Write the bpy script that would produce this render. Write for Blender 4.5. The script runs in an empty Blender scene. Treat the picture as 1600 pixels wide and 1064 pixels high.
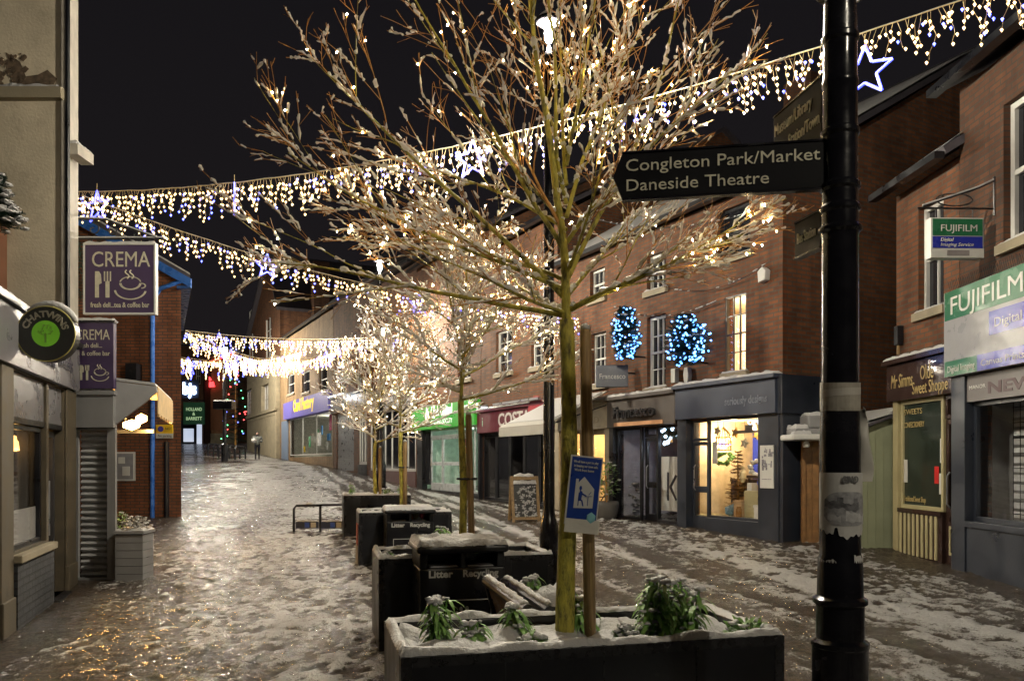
import bpy, bmesh, math, random
import numpy as np
from mathutils import Vector, Matrix
R = math.radians
sc = bpy.context.scene
col = sc.collection
rng = random.Random(7)

# ------------------------------------------------------------------ camera, sky, exposure
FPX, HX, HY, EYE = 1240.0, 800.0, 722.0, 1.6        # focal length and horizon in photo pixels, eye height
cam = bpy.data.cameras.new('camera'); cam_o = bpy.data.objects.new('camera', cam); col.objects.link(cam_o)
cam.sensor_width = 36; cam.lens = FPX/1600*36; cam.shift_y = (HY-532)/1600
cam.clip_start = .05; cam.clip_end = 800
cam_o.location = (0, 0, EYE); cam_o.rotation_euler = (R(90), 0, 0)
sc.camera = cam_o
sc.view_settings.view_transform = 'Standard'; sc.view_settings.look = 'None'
sc.view_settings.gamma = 1; sc.view_settings.exposure = 0.0
w = bpy.data.worlds.new('World'); sc.world = w; w.use_nodes = True
bg = w.node_tree.nodes['Background']
bg.inputs['Color'].default_value = (.95, .86, 1.0, 1); bg.inputs['Strength'].default_value = .0118
_tc = w.node_tree.nodes.new('ShaderNodeTexCoord'); _sp = w.node_tree.nodes.new('ShaderNodeSeparateXYZ'); _r = w.node_tree.nodes.new('ShaderNodeValToRGB')
w.node_tree.links.new(_tc.outputs['Generated'], _sp.inputs[0]); w.node_tree.links.new(_sp.outputs['Z'], _r.inputs[0]); w.node_tree.links.new(_r.outputs[0], bg.inputs['Color'])
_e = _r.color_ramp.elements; _e[0].position = 0; _e[0].color = (1, .84, .92, 1); _e[1].position = .55; _e[1].color = (.62, .56, .66, 1)   # the town's glow near the roofs
bg.inputs['Strength'].default_value = .0128
sc.cycles.use_denoising = True
sc.cycles.max_bounces = 6; sc.cycles.diffuse_bounces = 3; sc.cycles.glossy_bounces = 3
sc.cycles.transparent_max_bounces = 12
sc.cycles.sample_clamp_indirect = 4
sc.cycles.caustics_reflective = False; sc.cycles.caustics_refractive = False

# ------------------------------------------------------------------ helpers
def at(px, py, Y):
    return Vector(((px-HX)/FPX*Y, Y, EYE+(HY-py)/FPX*Y))
_ys = np.arange(-60, 400, .5)
_zs = np.interp(_ys, [-60, 0, 8, 11, 13.6, 17, 24, 29, 35, 40, 50, 62, 75, 90, 150, 400],
                [-.3, -.04, 0, .06, .2, .32, .46, .68, 1.1, 1.45, 1.85, 2.6, 3.4, 3.9, 4.4, 5])
_k = np.exp(-(np.arange(-8, 9)/4.)**2); _k /= _k.sum()
_zs = np.convolve(np.pad(_zs, 8, mode='edge'), _k, mode='valid')
def gz(x, y):
    return np.interp(y, _ys, _zs) + .012*np.clip(x, -8, 8)
def G(x, y): return float(gz(x, y))

MATS = {}
def scuff(m, c, lo=.60, hi=.72, sc=7.):
    'pale salt stains and scuffs over a paint'
    nt = m.node_tree; p = nt.nodes['Principled BSDF']; L = nt.links; src = p.inputs['Base Color'].links[0].from_socket
    tc = N(nt, 'ShaderNodeTexCoord'); n = N(nt, 'ShaderNodeTexNoise'); n.inputs['Scale'].default_value = sc; n.inputs['Detail'].default_value = 9; n.inputs['Roughness'].default_value = .75
    L.new(tc.outputs['Object'], n.inputs['Vector']); r = N(nt, 'ShaderNodeMapRange'); r.inputs[1].default_value = lo; r.inputs[2].default_value = hi; r.inputs[4].default_value = .6; L.new(n.outputs['Fac'], r.inputs[0])
    mx = N(nt, 'ShaderNodeMix', data_type='RGBA'); L.new(r.outputs[0], mx.inputs['Factor']); L.new(src, mx.inputs['A']); mx.inputs['B'].default_value = tuple(c)+(1,); L.new(mx.outputs['Result'], p.inputs['Base Color']); return m

def _nt(name):
    m = bpy.data.materials.new(name); m.use_nodes = True
    nt = m.node_tree; return m, nt, nt.nodes['Principled BSDF']
def N(nt, t, **kw):
    n = nt.nodes.new(t)
    for k, v in kw.items(): setattr(n, k, v)
    return n
def mat(name, c, rough=.55, metal=0, var=.18, ns=6., bump=.15, bs=45., spec=.5, emit=None, es=0., bdist=.01, rv=.12):
    if name in MATS: return MATS[name]
    m, nt, p = _nt(name); L = nt.links
    tc = N(nt, 'ShaderNodeTexCoord')
    n1 = N(nt, 'ShaderNodeTexNoise'); n1.inputs['Scale'].default_value = ns; n1.inputs['Detail'].default_value = 6
    L.new(tc.outputs['Object'], n1.inputs['Vector'])
    mx = N(nt, 'ShaderNodeMix', data_type='RGBA')
    cr = N(nt, 'ShaderNodeMapRange'); cr.inputs[1].default_value = .3; cr.inputs[2].default_value = .7
    L.new(n1.outputs['Fac'], cr.inputs[0]); L.new(cr.outputs[0], mx.inputs['Factor'])
    mx.inputs['A'].default_value = tuple(max(0, v*(1-var)) for v in c)+(1,)
    mx.inputs['B'].default_value = tuple(min(1, v*(1+var)) for v in c)+(1,)
    L.new(mx.outputs['Result'], p.inputs['Base Color'])
    rr = N(nt, 'ShaderNodeMapRange'); rr.inputs[1].default_value = .3; rr.inputs[2].default_value = .7
    rr.inputs[3].default_value = max(.02, rough-rv); rr.inputs[4].default_value = min(1, rough+rv)
    L.new(n1.outputs['Fac'], rr.inputs[0]); L.new(rr.outputs[0], p.inputs['Roughness'])
    p.inputs['Metallic'].default_value = metal; p.inputs['Specular IOR Level'].default_value = spec
    if bump:
        n2 = N(nt, 'ShaderNodeTexNoise'); n2.inputs['Scale'].default_value = bs; n2.inputs['Detail'].default_value = 4
        L.new(tc.outputs['Object'], n2.inputs['Vector'])
        b = N(nt, 'ShaderNodeBump'); b.inputs['Strength'].default_value = bump; b.inputs['Distance'].default_value = bdist
        L.new(n2.outputs['Fac'], b.inputs['Height']); L.new(b.outputs[0], p.inputs['Normal'])
    if emit:
        p.inputs['Emission Color'].default_value = tuple(emit)+(1,); p.inputs['Emission Strength'].default_value = es
    MATS[name] = m; return m
def glow(name, c, s):
    if name in MATS: return MATS[name]
    m, nt, p = _nt(name)
    p.inputs['Base Color'].default_value = (.8, .8, .8, 1)
    p.inputs['Emission Color'].default_value = tuple(c)+(1,); p.inputs['Emission Strength'].default_value = s
    MATS[name] = m; return m
def brick(name, c1, c2, mortar, bump=.5, bw=.225, rh=.075, ms=.011, rough=.8):
    if name in MATS: return MATS[name]
    m, nt, p = _nt(name); L = nt.links
    tc = N(nt, 'ShaderNodeTexCoord')
    bt = N(nt, 'ShaderNodeTexBrick'); L.new(tc.outputs['UV'], bt.inputs['Vector'])
    bt.inputs['Color1'].default_value = tuple(c1)+(1,); bt.inputs['Color2'].default_value = tuple(c2)+(1,)
    bt.inputs['Mortar'].default_value = tuple(mortar)+(1,)
    bt.inputs['Scale'].default_value = 1; bt.inputs['Mortar Size'].default_value = ms
    bt.inputs['Brick Width'].default_value = bw; bt.inputs['Row Height'].default_value = rh; bt.inputs['Bias'].default_value = -.1
    n = N(nt, 'ShaderNodeTexNoise'); n.inputs['Scale'].default_value = 1.6; n.inputs['Detail'].default_value = 7; n.inputs['Roughness'].default_value = .65
    L.new(tc.outputs['UV'], n.inputs['Vector'])
    mr = N(nt, 'ShaderNodeMapRange'); mr.inputs[1].default_value = .3; mr.inputs[2].default_value = .7; mr.inputs[3].default_value = .45; mr.inputs[4].default_value = 1.3
    mps = N(nt, 'ShaderNodeMapping'); mps.inputs['Scale'].default_value = (2.6, .22, 1); L.new(tc.outputs['UV'], mps.inputs[0])
    ns2 = N(nt, 'ShaderNodeTexNoise'); ns2.inputs['Scale'].default_value = 1.5; ns2.inputs['Detail'].default_value = 5; L.new(mps.outputs[0], ns2.inputs['Vector'])
    av = N(nt, 'ShaderNodeMath', operation='MULTIPLY_ADD'); av.inputs[1].default_value = .55; L.new(ns2.outputs['Fac'], av.inputs[0])
    av2 = N(nt, 'ShaderNodeMath', operation='MULTIPLY'); av2.inputs[1].default_value = .5; L.new(n.outputs['Fac'], av2.inputs[0]); L.new(av2.outputs[0], av.inputs[2]); L.new(av.outputs[0], mr.inputs[0])
    mx = N(nt, 'ShaderNodeMix', data_type='RGBA', blend_type='MULTIPLY'); mx.inputs['Factor'].default_value = 1
    L.new(bt.outputs['Color'], mx.inputs['A']); L.new(mr.outputs[0], mx.inputs['B']); L.new(mx.outputs['Result'], p.inputs['Base Color'])
    n3 = N(nt, 'ShaderNodeTexNoise'); n3.inputs['Scale'].default_value = 60; L.new(tc.outputs['UV'], n3.inputs['Vector'])
    ad = N(nt, 'ShaderNodeMath', operation='MULTIPLY_ADD'); ad.inputs[1].default_value = -1; L.new(bt.outputs['Fac'], ad.inputs[0])
    m2 = N(nt, 'ShaderNodeMath', operation='MULTIPLY'); m2.inputs[1].default_value = .5; L.new(n3.outputs['Fac'], m2.inputs[0]); L.new(m2.outputs[0], ad.inputs[2])
    b = N(nt, 'ShaderNodeBump'); b.inputs['Strength'].default_value = bump; b.inputs['Distance'].default_value = .012
    L.new(ad.outputs[0], b.inputs['Height']); L.new(b.outputs[0], p.inputs['Normal'])
    p.inputs['Roughness'].default_value = rough; p.inputs['Specular IOR Level'].default_value = .3
    MATS[name] = m; return m
def glass(name, tint=(1, 1, 1), rough=.03, dirt=.0):
    if name in MATS: return MATS[name]
    m, nt, p = _nt(name); L = nt.links
    tr = N(nt, 'ShaderNodeBsdfTransparent'); tr.inputs[0].default_value = tuple(tint)+(1,)
    gl = N(nt, 'ShaderNodeBsdfGlossy'); gl.inputs['Roughness'].default_value = rough
    lw = N(nt, 'ShaderNodeLayerWeight'); lw.inputs[0].default_value = .5
    pw = N(nt, 'ShaderNodeMath', operation='POWER'); pw.inputs[1].default_value = 5; L.new(lw.outputs['Facing'], pw.inputs[0])
    fr = N(nt, 'ShaderNodeMath', operation='MULTIPLY_ADD'); fr.inputs[1].default_value = .8; fr.inputs[2].default_value = .05; L.new(pw.outputs[0], fr.inputs[0])
    mx = N(nt, 'ShaderNodeMixShader'); L.new(fr.outputs[0], mx.inputs[0]); L.new(tr.outputs[0], mx.inputs[1]); L.new(gl.outputs[0], mx.inputs[2])
    L.new(mx.outputs[0], nt.nodes['Material Output'].inputs['Surface'])
    MATS[name] = m; return m

class MB:
    def __init__(s): s.v = []; s.f = []; s.m = []; s.mats = []; s.cur = 0
    def use(s, m):
        if m not in s.mats: s.mats.append(m)
        s.cur = s.mats.index(m); return s
    def face(s, pts):
        i = len(s.v); s.v += [tuple(p) for p in pts]; s.f.append(tuple(range(i, i+len(pts)))); s.m.append(s.cur); return s
    def raw(s, vs, fs):
        i = len(s.v); s.v += [tuple(p) for p in vs]; s.f += [tuple(i+k for k in f) for f in fs]; s.m += [s.cur]*len(fs); return s
    def box(s, x0, x1, y0, y1, z0, z1):
        if x0 > x1: x0, x1 = x1, x0
        if y0 > y1: y0, y1 = y1, y0
        if z0 > z1: z0, z1 = z1, z0
        vs = [(x, y, z) for z in (z0, z1) for y in (y0, y1) for x in (x0, x1)]
        return s.raw(vs, [(0, 2, 3, 1), (4, 5, 7, 6), (0, 1, 5, 4), (2, 6, 7, 3), (0, 4, 6, 2), (1, 3, 7, 5)])
    def prism(s, poly, axis, a, b):
        # poly: 2D points counter-clockwise; axis 'x': (y,z) extruded along x ; 'y': (x,z) ; 'z': (x,y)
        def P(q, t): return {'x': (t, q[0], q[1]), 'y': (q[0], t, q[1]), 'z': (q[0], q[1], t)}[axis]
        n = len(poly); vs = [P(q, a) for q in poly]+[P(q, b) for q in poly]
        fs = [tuple(range(n))[::-1], tuple(range(n, 2*n))]+[(i, (i+1) % n, n+(i+1) % n, n+i) for i in range(n)]
        if axis == 'y': fs = [f[::-1] for f in fs]
        if b < a: fs = [f[::-1] for f in fs]
        return s.raw(vs, fs)
    def tube(s, pts, rad, n=6, cap=True, squash=None):
        pts = [Vector(p) for p in pts]
        if not hasattr(rad, '__len__'): rad = [rad]*len(pts)
        vs = []; up = Vector((0, 0, 1)); prev = None
        for i, p in enumerate(pts):
            t = (pts[min(i+1, len(pts)-1)]-pts[max(i-1, 0)])
            if t.length < 1e-9: t = Vector((0, 0, 1))
            t.normalize()
            a = prev if prev is not None else (Vector((1, 0, 0)) if abs(t.x) < .8 else Vector((0, 1, 0)))
            a = (a-t*a.dot(t))
            if a.length < 1e-4: a = t.orthogonal()
            a.normalize(); prev = a; b = t.cross(a)
            for k in range(n):
                an = 2*math.pi*k/n
                vs.append(p+(a*math.cos(an)+b*math.sin(an))*rad[i])
        fs = [(i*n+k, i*n+(k+1) % n, (i+1)*n+(k+1) % n, (i+1)*n+k) for i in range(len(pts)-1) for k in range(n)]
        if cap: fs += [tuple(range(n))[::-1], tuple(range((len(pts)-1)*n, len(pts)*n))]
        return s.raw(vs, fs)
    def lathe(s, prof, n=24, c=(0, 0)):
        vs = [(c[0]+r*math.cos(2*math.pi*k/n), c[1]+r*math.sin(2*math.pi*k/n), z) for r, z in prof for k in range(n)]
        m = len(prof)
        fs = [(i*n+k, i*n+(k+1) % n, (i+1)*n+(k+1) % n, (i+1)*n+k) for i in range(m-1) for k in range(n)]
        fs += [tuple(range(n))[::-1], tuple(range((m-1)*n, m*n))]
        return s.raw(vs, fs)
    def blob(s, c, rx, ry, rz, jit=.2, rg=None):
        rg = rg or rng
        vs = []
        for (x, y, z) in OCT_V:
            j = 1+rg.uniform(-jit, jit)
            vs.append((c[0]+x*rx*j, c[1]+y*ry*j, c[2]+z*rz*j))
        return s.raw(vs, OCT_F)
    def wall(s, u0, u1, z0, z1, holes, y0=0., y1=.3, back=False):
        us = sorted({u0, u1, *[h[0] for h in holes], *[h[1] for h in holes]}); us = [u for u in us if u0 <= u <= u1]
        zs = sorted({z0, z1, *[h[2] for h in holes], *[h[3] for h in holes]}); zs = [z for z in zs if z0 <= z <= z1]
        def solid(i, j):
            if i < 0 or j < 0 or i >= len(us)-1 or j >= len(zs)-1: return False
            cu, cz = (us[i]+us[i+1])/2, (zs[j]+zs[j+1])/2
            return not any(h[0] < cu < h[1] and h[2] < cz < h[3] for h in holes)
        for i in range(len(us)-1):
            for j in range(len(zs)-1):
                if not solid(i, j): continue
                a, b, c, d = us[i], us[i+1], zs[j], zs[j+1]
                s.face([(a, y0, c), (b, y0, c), (b, y0, d), (a, y0, d)])
                if back: s.face([(a, y1, c), (a, y1, d), (b, y1, d), (b, y1, c)])
                if not solid(i-1, j): s.face([(a, y0, c), (a, y0, d), (a, y1, d), (a, y1, c)])
                if not solid(i+1, j): s.face([(b, y0, c), (b, y1, c), (b, y1, d), (b, y0, d)])
                if not solid(i, j-1): s.face([(a, y0, c), (a, y1, c), (b, y1, c), (b, y0, c)])
                if not solid(i, j+1): s.face([(a, y0, d), (b, y0, d), (b, y1, d), (a, y1, d)])
        return s
    def room(s, x0, x1, y0, y1, z0, z1):
        s.face([(x0, y1, z0), (x1, y1, z0), (x1, y1, z1), (x0, y1, z1)])
        s.face([(x0, y0, z0), (x0, y1, z0), (x0, y1, z1), (x0, y0, z1)])
        s.face([(x1, y1, z0), (x1, y0, z0), (x1, y0, z1), (x1, y1, z1)])
        s.face([(x0, y0, z0), (x1, y0, z0), (x1, y1, z0), (x0, y1, z0)])
        s.face([(x0, y1, z1), (x1, y1, z1), (x1, y0, z1), (x0, y0, z1)]); return s
    def snow(s, x0, x1, y0, y1, z, th=.035, step=.03, seed=0, rough=.35, edge=None, sag=.008):
        # a lumpy layer of lying snow on a flat top
        r = random.Random(seed+int(1000*abs(x0+2*y0+3*z)))
        nx = max(3, int((x1-x0)/step)); ny = max(3, int((y1-y0)/step)); nx = min(nx, 90); ny = min(ny, 90)
        e = edge or min(th*1.1, (x1-x0)/3, (y1-y0)/3)
        ph = [(r.uniform(0, 6), r.uniform(0, 6), r.uniform(5, 30), r.uniform(5, 30)) for _ in range(5)]
        H = {}; vs = []
        for j in range(ny+1):
            for i in range(nx+1):
                x = x0+(x1-x0)*i/nx; y = y0+(y1-y0)*j/ny
                d = min(x-x0, x1-x, y-y0, y1-y); f = math.sqrt(max(0, 1-(1-min(1, d/e))**2))
                h = 1+rough*sum(math.sin(a+x*c)*math.cos(b+y*dd) for a, b, c, dd in ph)/2.2+r.uniform(-.12, .12)
                zz = z+th*max(.12, h)*f if d > 1e-6 else z-sag*r.uniform(0, 1.6)
                jx = r.uniform(-.3, .3)*step*.5 if d > 1e-6 else r.uniform(-.004, .004)
                vs.append((x+jx, y+(r.uniform(-.3, .3)*step*.5 if d > 1e-6 else r.uniform(-.004, .004)), zz))
        fs = [(j*(nx+1)+i, j*(nx+1)+i+1, (j+1)*(nx+1)+i+1, (j+1)*(nx+1)+i) for j in range(ny) for i in range(nx)]
        return s.raw(vs, fs)
    def build(s, name, m=None, parent=None, smooth=False, bevel=0, uv=False, loc=None, rot=None, bseg=2):
        me = bpy.data.meshes.new(name)
        me.from_pydata(s.v, [], s.f)
        ms = s.mats or [m]
        for q in ms: me.materials.append(q)
        if s.mats: me.polygons.foreach_set('material_index', s.m)
        if smooth: me.polygons.foreach_set('use_smooth', [True]*len(s.f))
        if uv:
            ul = me.uv_layers.new(name='UVMap')
            for p in me.polygons:
                n = p.normal
                if abs(n.z) > .75: t, b = Vector((1, 0, 0)), Vector((0, 1, 0))
                else:
                    t = Vector((-n.y, n.x, 0)).normalized(); b = Vector((0, 0, 1)) if abs(n.z) < .3 else n.cross(t)
                for li in p.loop_indices:
                    q = me.vertices[me.loops[li].vertex_index].co
                    ul.data[li].uv = (q.dot(t), q.dot(b))
        me.update()
        o = bpy.data.objects.new(name, me); col.objects.link(o)
        if parent: o.parent = parent
        if loc is not None: o.location = loc
        if rot is not None: o.rotation_euler = rot
        if bevel:
            md = o.modifiers.new('bevel', 'BEVEL'); md.width = bevel; md.segments = bseg; md.limit_method = 'ANGLE'; md.angle_limit = R(40)
            md.harden_normals = False
        return o
def _ico():
    bm = bmesh.new(); bmesh.ops.create_icosphere(bm, subdivisions=1, radius=1)
    v = [tuple(x.co) for x in bm.verts]; f = [tuple(q.index for q in p.verts) for p in bm.faces]; bm.free(); return v, f
OCT_V, OCT_F = _ico()
def tag(o, label=None, cat=None, group=None, kind=None):
    if label: o['label'] = label
    if cat: o['category'] = cat
    if group: o['group'] = group
    if kind: o['kind'] = kind
    return o
def thing(name, label, cat, loc=(0, 0, 0), rz=0., group=None):
    o = bpy.data.objects.new(name, None); col.objects.link(o); o.empty_display_size = .2
    o.location = loc; o.rotation_euler = (0, 0, rz); return tag(o, label, cat, group)
def copy_tree(o, parent=None):
    c = o.copy(); col.objects.link(c)
    if parent: c.parent = parent
    for ch in list(o.children): copy_tree(ch, c)
    return c
def text(s, size, m, parent, x, y, z, width=None, rot=(R(90), 0, 0), align='LEFT', ext=.002, bold=0., name='lettering', sx=1., arc=None, shear=0.):
    cu = bpy.data.curves.new('t', 'FONT'); cu.body = s; cu.size = size; cu.extrude = ext; cu.offset = bold; cu.align_x = align
    cu.resolution_u = 3; cu.shear = shear
    to = bpy.data.objects.new('t', cu); col.objects.link(to)
    dg = bpy.context.evaluated_depsgraph_get()
    me = bpy.data.meshes.new_from_object(to.evaluated_get(dg))
    bpy.data.objects.remove(to); bpy.data.curves.remove(cu)
    n = len(me.vertices); co = np.empty(n*3); me.vertices.foreach_get('co', co); co = co.reshape(-1, 3)
    if n:
        if width:
            w0 = co[:, 0].max()-co[:, 0].min()
            co[:, 0] *= width/max(w0, 1e-6)
        co[:, 0] *= sx
        if arc:
            a0, rad = arc
            th = a0-co[:, 0]/rad; rr = rad+co[:, 1]
            co[:, 0], co[:, 1] = rr*np.cos(th), rr*np.sin(th)
        me.vertices.foreach_set('co', co.ravel())
    me.materials.clear(); me.materials.append(m); me.name = name
    o = bpy.data.objects.new(name, me); col.objects.link(o); o.parent = parent
    o.location = (x, y, z); o.rotation_euler = rot; return o
class Fr:
    'a facade standing on the ground line P0 (left as seen from the street) to P1 (right); local x along it, y into the building, z up'
    def __init__(s, P0, P1, zb):
        s.P = Vector(P0); d = Vector(P1)-s.P; s.W = d.length; s.d = d/s.W; s.n = Vector((-s.d.y, s.d.x)); s.zb = zb
        s.rz = math.atan2(s.d.y, s.d.x)
    def at(s, px, py, off=0.):
        k = (px-HX)/FPX; o = s.P+s.n*off           # o + u d = (kY, Y)
        u = (o.x-k*o.y)/(k*s.d.y-s.d.x); Y = o.y+u*s.d.y
        return u, EYE+(HY-py)/FPX*Y-s.zb
    def rect(s, l, r, t, b, off=0.):
        u0, z1 = s.at(l, t, off); _, z0 = s.at(l, b, off); u1, _ = s.at(r, t, off); return u0, u1, z0, z1
    def root(s, name, label, cat, group=None): return thing(name, label, cat, (s.P.x, s.P.y, s.zb), s.rz, group)
    def world(s, u, y, z): q = s.P+s.d*u+s.n*y; return Vector((q.x, q.y, z+s.zb))
def lamp(name, loc, power, color, radius=.05, parent=None, spot=None, rot=None):
    l = bpy.data.lights.new(name, 'SPOT' if spot else 'POINT'); l.energy = power; l.color = color; l.shadow_soft_size = radius
    if spot: l.spot_size = R(spot); l.spot_blend = .6
    o = bpy.data.objects.new(name, l); col.objects.link(o); o.location = loc
    if parent: o.parent = parent
    if rot: o.rotation_euler = rot
    return o

# ------------------------------------------------------------------ materials
def snow_mat():
    m, nt, p = _nt('lying snow'); L = nt.links
    tc = N(nt, 'ShaderNodeTexCoord'); n = N(nt, 'ShaderNodeTexNoise'); n.inputs['Scale'].default_value = 40; n.inputs['Detail'].default_value = 5
    L.new(tc.outputs['Object'], n.inputs['Vector'])
    b = N(nt, 'ShaderNodeBump'); b.inputs['Strength'].default_value = .8; b.inputs['Distance'].default_value = .014
    L.new(n.outputs['Fac'], b.inputs['Height']); L.new(b.outputs[0], p.inputs['Normal'])
    p.inputs['Base Color'].default_value = (.44, .44, .445, 1); p.inputs['Roughness'].default_value = .5
    p.inputs['Specular IOR Level'].default_value = .3
    return m
SNOW = snow_mat()
def twig_snow_mat():
    m, nt, p = _nt('fresh wet snow on twigs'); L = nt.links
    p.inputs['Base Color'].default_value = (.9, .89, .88, 1); p.inputs['Roughness'].default_value = .35
    tl = N(nt, 'ShaderNodeBsdfTranslucent'); tl.inputs[0].default_value = (.92, .9, .88, 1)
    mx = N(nt, 'ShaderNodeMixShader'); mx.inputs[0].default_value = .5
    L.new(p.outputs[0], mx.inputs[1]); L.new(tl.outputs[0], mx.inputs[2]); L.new(mx.outputs[0], nt.nodes['Material Output'].inputs['Surface'])
    return m
TSNOW = twig_snow_mat()
BLACK = mat('black street furniture paint', (.006, .0066, .0095), .36, var=.35, bump=.08, ns=3)
scuff(BLACK, (.07, .065, .058), .58, .75)
POLE = mat('gloss black cast iron', (.009, .009, .012), .2, var=.4, ns=9, bump=.12, bs=30, rv=.1)
NAVY = mat('dark navy joinery paint', (.022, .027, .04), .38, var=.2, ns=2.5)
NAVY2 = mat('blue grey fascia paint', (.036, .046, .075), .4, var=.12, ns=2)
GREY = mat('light grey painted board', (.22, .22, .225), .5, var=.1, ns=3)
CREAM = scuff(mat('cream render', (.55, .48, .36), .8, var=.16, ns=1.7, bump=.4, bs=30), (.17, .13, .085), .52, .78, 2.2)
STONE = mat('ashlar stone', (.25, .215, .15), .8, var=.22, ns=3, bump=.3)
SANDP = mat('sandstone pilaster', (.075, .06, .038), .75, var=.3, ns=5, bump=.25)
WHITE = mat('white joinery paint', (.5, .5, .48), .45, var=.07)
LETW = mat('white lettering', (.52, .52, .5), .5, var=.05, bump=0)
LETC = mat('cream lettering', (.46, .44, .34), .5, var=.12, bump=0, ns=20)
PURPLE = mat('purple sign panel', (.048, .029, .078), .45, var=.1, ns=4)
BR_RED = brick('red brick', (.17, .062, .024), (.085, .032, .015), (.075, .06, .045))
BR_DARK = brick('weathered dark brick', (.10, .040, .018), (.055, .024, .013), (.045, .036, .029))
BR_BUFF = brick('buff brick', (.25, .15, .07), (.19, .11, .055), (.2, .17, .12))
BR_GREY = brick('painted grey brick', (.05, .053, .06), (.04, .044, .05), (.03, .03, .033), .6)
SLATE = mat('roof slate', (.055, .05, .06), .6, var=.3, ns=6, bump=.4, bs=14)
DARKIN = mat('dark interior', (.035, .033, .035), .8, bump=0)
GLASSDARK = mat('unlit window glass', (.015, .016, .02), .06, var=.3, bump=.03, bs=3, rv=.02)
GLASS = glass('shop glass')
def grain_mat(name, dark, light, k=18):
    m, nt, p = _nt(name); L = nt.links
    tc = N(nt, 'ShaderNodeTexCoord'); mp = N(nt, 'ShaderNodeMapping'); mp.inputs['Scale'].default_value = (k*3, k*3, 1.6); L.new(tc.outputs['Object'], mp.inputs[0])
    n = N(nt, 'ShaderNodeTexNoise'); n.inputs['Scale'].default_value = 1.6; n.inputs['Detail'].default_value = 7; n.inputs['Roughness'].default_value = .7; L.new(mp.outputs[0], n.inputs['Vector'])
    r = N(nt, 'ShaderNodeValToRGB'); e = r.color_ramp.elements; e[0].position = .34; e[0].color = tuple(dark)+(1,); e[1].position = .66; e[1].color = tuple(light)+(1,)
    L.new(n.outputs['Fac'], r.inputs[0]); L.new(r.outputs[0], p.inputs['Base Color']); p.inputs['Roughness'].default_value = .6
    bp = N(nt, 'ShaderNodeBump'); bp.inputs['Strength'].default_value = .5; bp.inputs['Distance'].default_value = .004; L.new(n.outputs['Fac'], bp.inputs['Height']); L.new(bp.outputs[0], p.inputs['Normal'])
    return m
WOOD = grain_mat('weathered treated timber', (.11, .065, .025), (.36, .235, .10))
GATEW = mat('varnished gate boards', (.2, .10, .035), .55, var=.3, ns=9)
STEEL = mat('galvanised steel', (.35, .36, .38), .35, metal=.8, var=.15)
def bark_mat():
    m, nt, p = _nt('mossy yellow green bark'); L = nt.links
    tc = N(nt, 'ShaderNodeTexCoord'); n = N(nt, 'ShaderNodeTexNoise'); n.inputs['Scale'].default_value = 16; n.inputs['Detail'].default_value = 9; n.inputs['Roughness'].default_value = .7
    mp = N(nt, 'ShaderNodeMapping'); mp.inputs['Scale'].default_value = (1.6, 1.6, .55)
    L.new(tc.outputs['Object'], mp.inputs[0]); L.new(mp.outputs[0], n.inputs['Vector'])
    r = N(nt, 'ShaderNodeValToRGB'); e = r.color_ramp.elements
    e[0].position = .36; e[0].color = (.055, .045, .014, 1); e[1].position = .66; e[1].color = (.52, .43, .06, 1)
    x = r.color_ramp.elements.new(.5); x.color = (.34, .30, .045, 1)
    L.new(n.outputs['Fac'], r.inputs[0]); L.new(r.outputs[0], p.inputs['Base Color'])
    n2 = N(nt, 'ShaderNodeTexNoise'); n2.inputs['Scale'].default_value = 60; L.new(mp.outputs[0], n2.inputs['Vector'])
    b = N(nt, 'ShaderNodeBump'); b.inputs['Strength'].default_value = .8; b.inputs['Distance'].default_value = .010
    L.new(n2.outputs['Fac'], b.inputs['Height']); L.new(b.outputs[0], p.inputs['Normal'])
    p.inputs['Roughness'].default_value = .65; return m
BARK = bark_mat()
TREEB = glow('warm tree fairy bulb', (1, .72, .34), 380)
TWIG = mat('orange brown twig', (.46, .22, .05), .55, var=.3, ns=12, bump=0)
LEAF = mat('evergreen leaf', (.17, .33, .08), .45, var=.4, ns=12, bump=0)
LEAFY = mat('young yellow green leaf', (.12, .18, .03), .45, var=.35, ns=12, bump=0)
NEEDLE = mat('fir needles', (.02, .05, .035), .6, var=.4, ns=12, bump=0)
WARMB = glow('warm white bulb', (1, .63, .24), 4.2)
BLUEB = glow('blue bulb', (.05, .09, 1), 7)
STARM = glow('blue white star tube', (.03, .06, 1), 3.6)
WIRE = mat('cable with painted bulb glow', (.55, .42, .2), .5, bump=0)  # golden light of the bulbs is put into the cable's base colour
LAMPD = glow('weaker street lamp bowl', (1, .90, .71), 3100)
LAMPG = glow('lit street lamp bowl', (1, .90, .71), 10500)
# ------------------------------------------------------------------ ground: one sheet, wet setts under trodden snow
def vnoise(x, y, seed):
    r = np.random.RandomState(seed); T = r.rand(256, 256)
    xi = np.floor(x).astype(int); yi = np.floor(y).astype(int); fx = x-xi; fy = y-yi
    fx = fx*fx*(3-2*fx); fy = fy*fy*(3-2*fy)
    a = T[xi % 256, yi % 256]; b = T[(xi+1) % 256, yi % 256]; c = T[xi % 256, (yi+1) % 256]; d = T[(xi+1) % 256, (yi+1) % 256]
    return (a*(1-fx)+b*fx)*(1-fy)+(c*(1-fx)+d*fx)*fy
def fbm(x, y, seed, octs=4, g=.5):
    v = 0; a = 1; t = 0
    for k in range(octs): v = v+a*vnoise(x*2**k, y*2**k, seed+k); t += a; a *= g
    return v/t
def axis(lo, hi, flo, fhi, step, grow):
    v = [flo]
    while v[-1] < fhi: v.append(v[-1]+step)
    s = step
    while v[-1] < hi: s *= grow; v.append(v[-1]+s)
    a = [flo]; s = step
    while a[-1] > lo: s *= grow; a.append(a[-1]-s)
    return np.array(a[:0:-1]+v)
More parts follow.
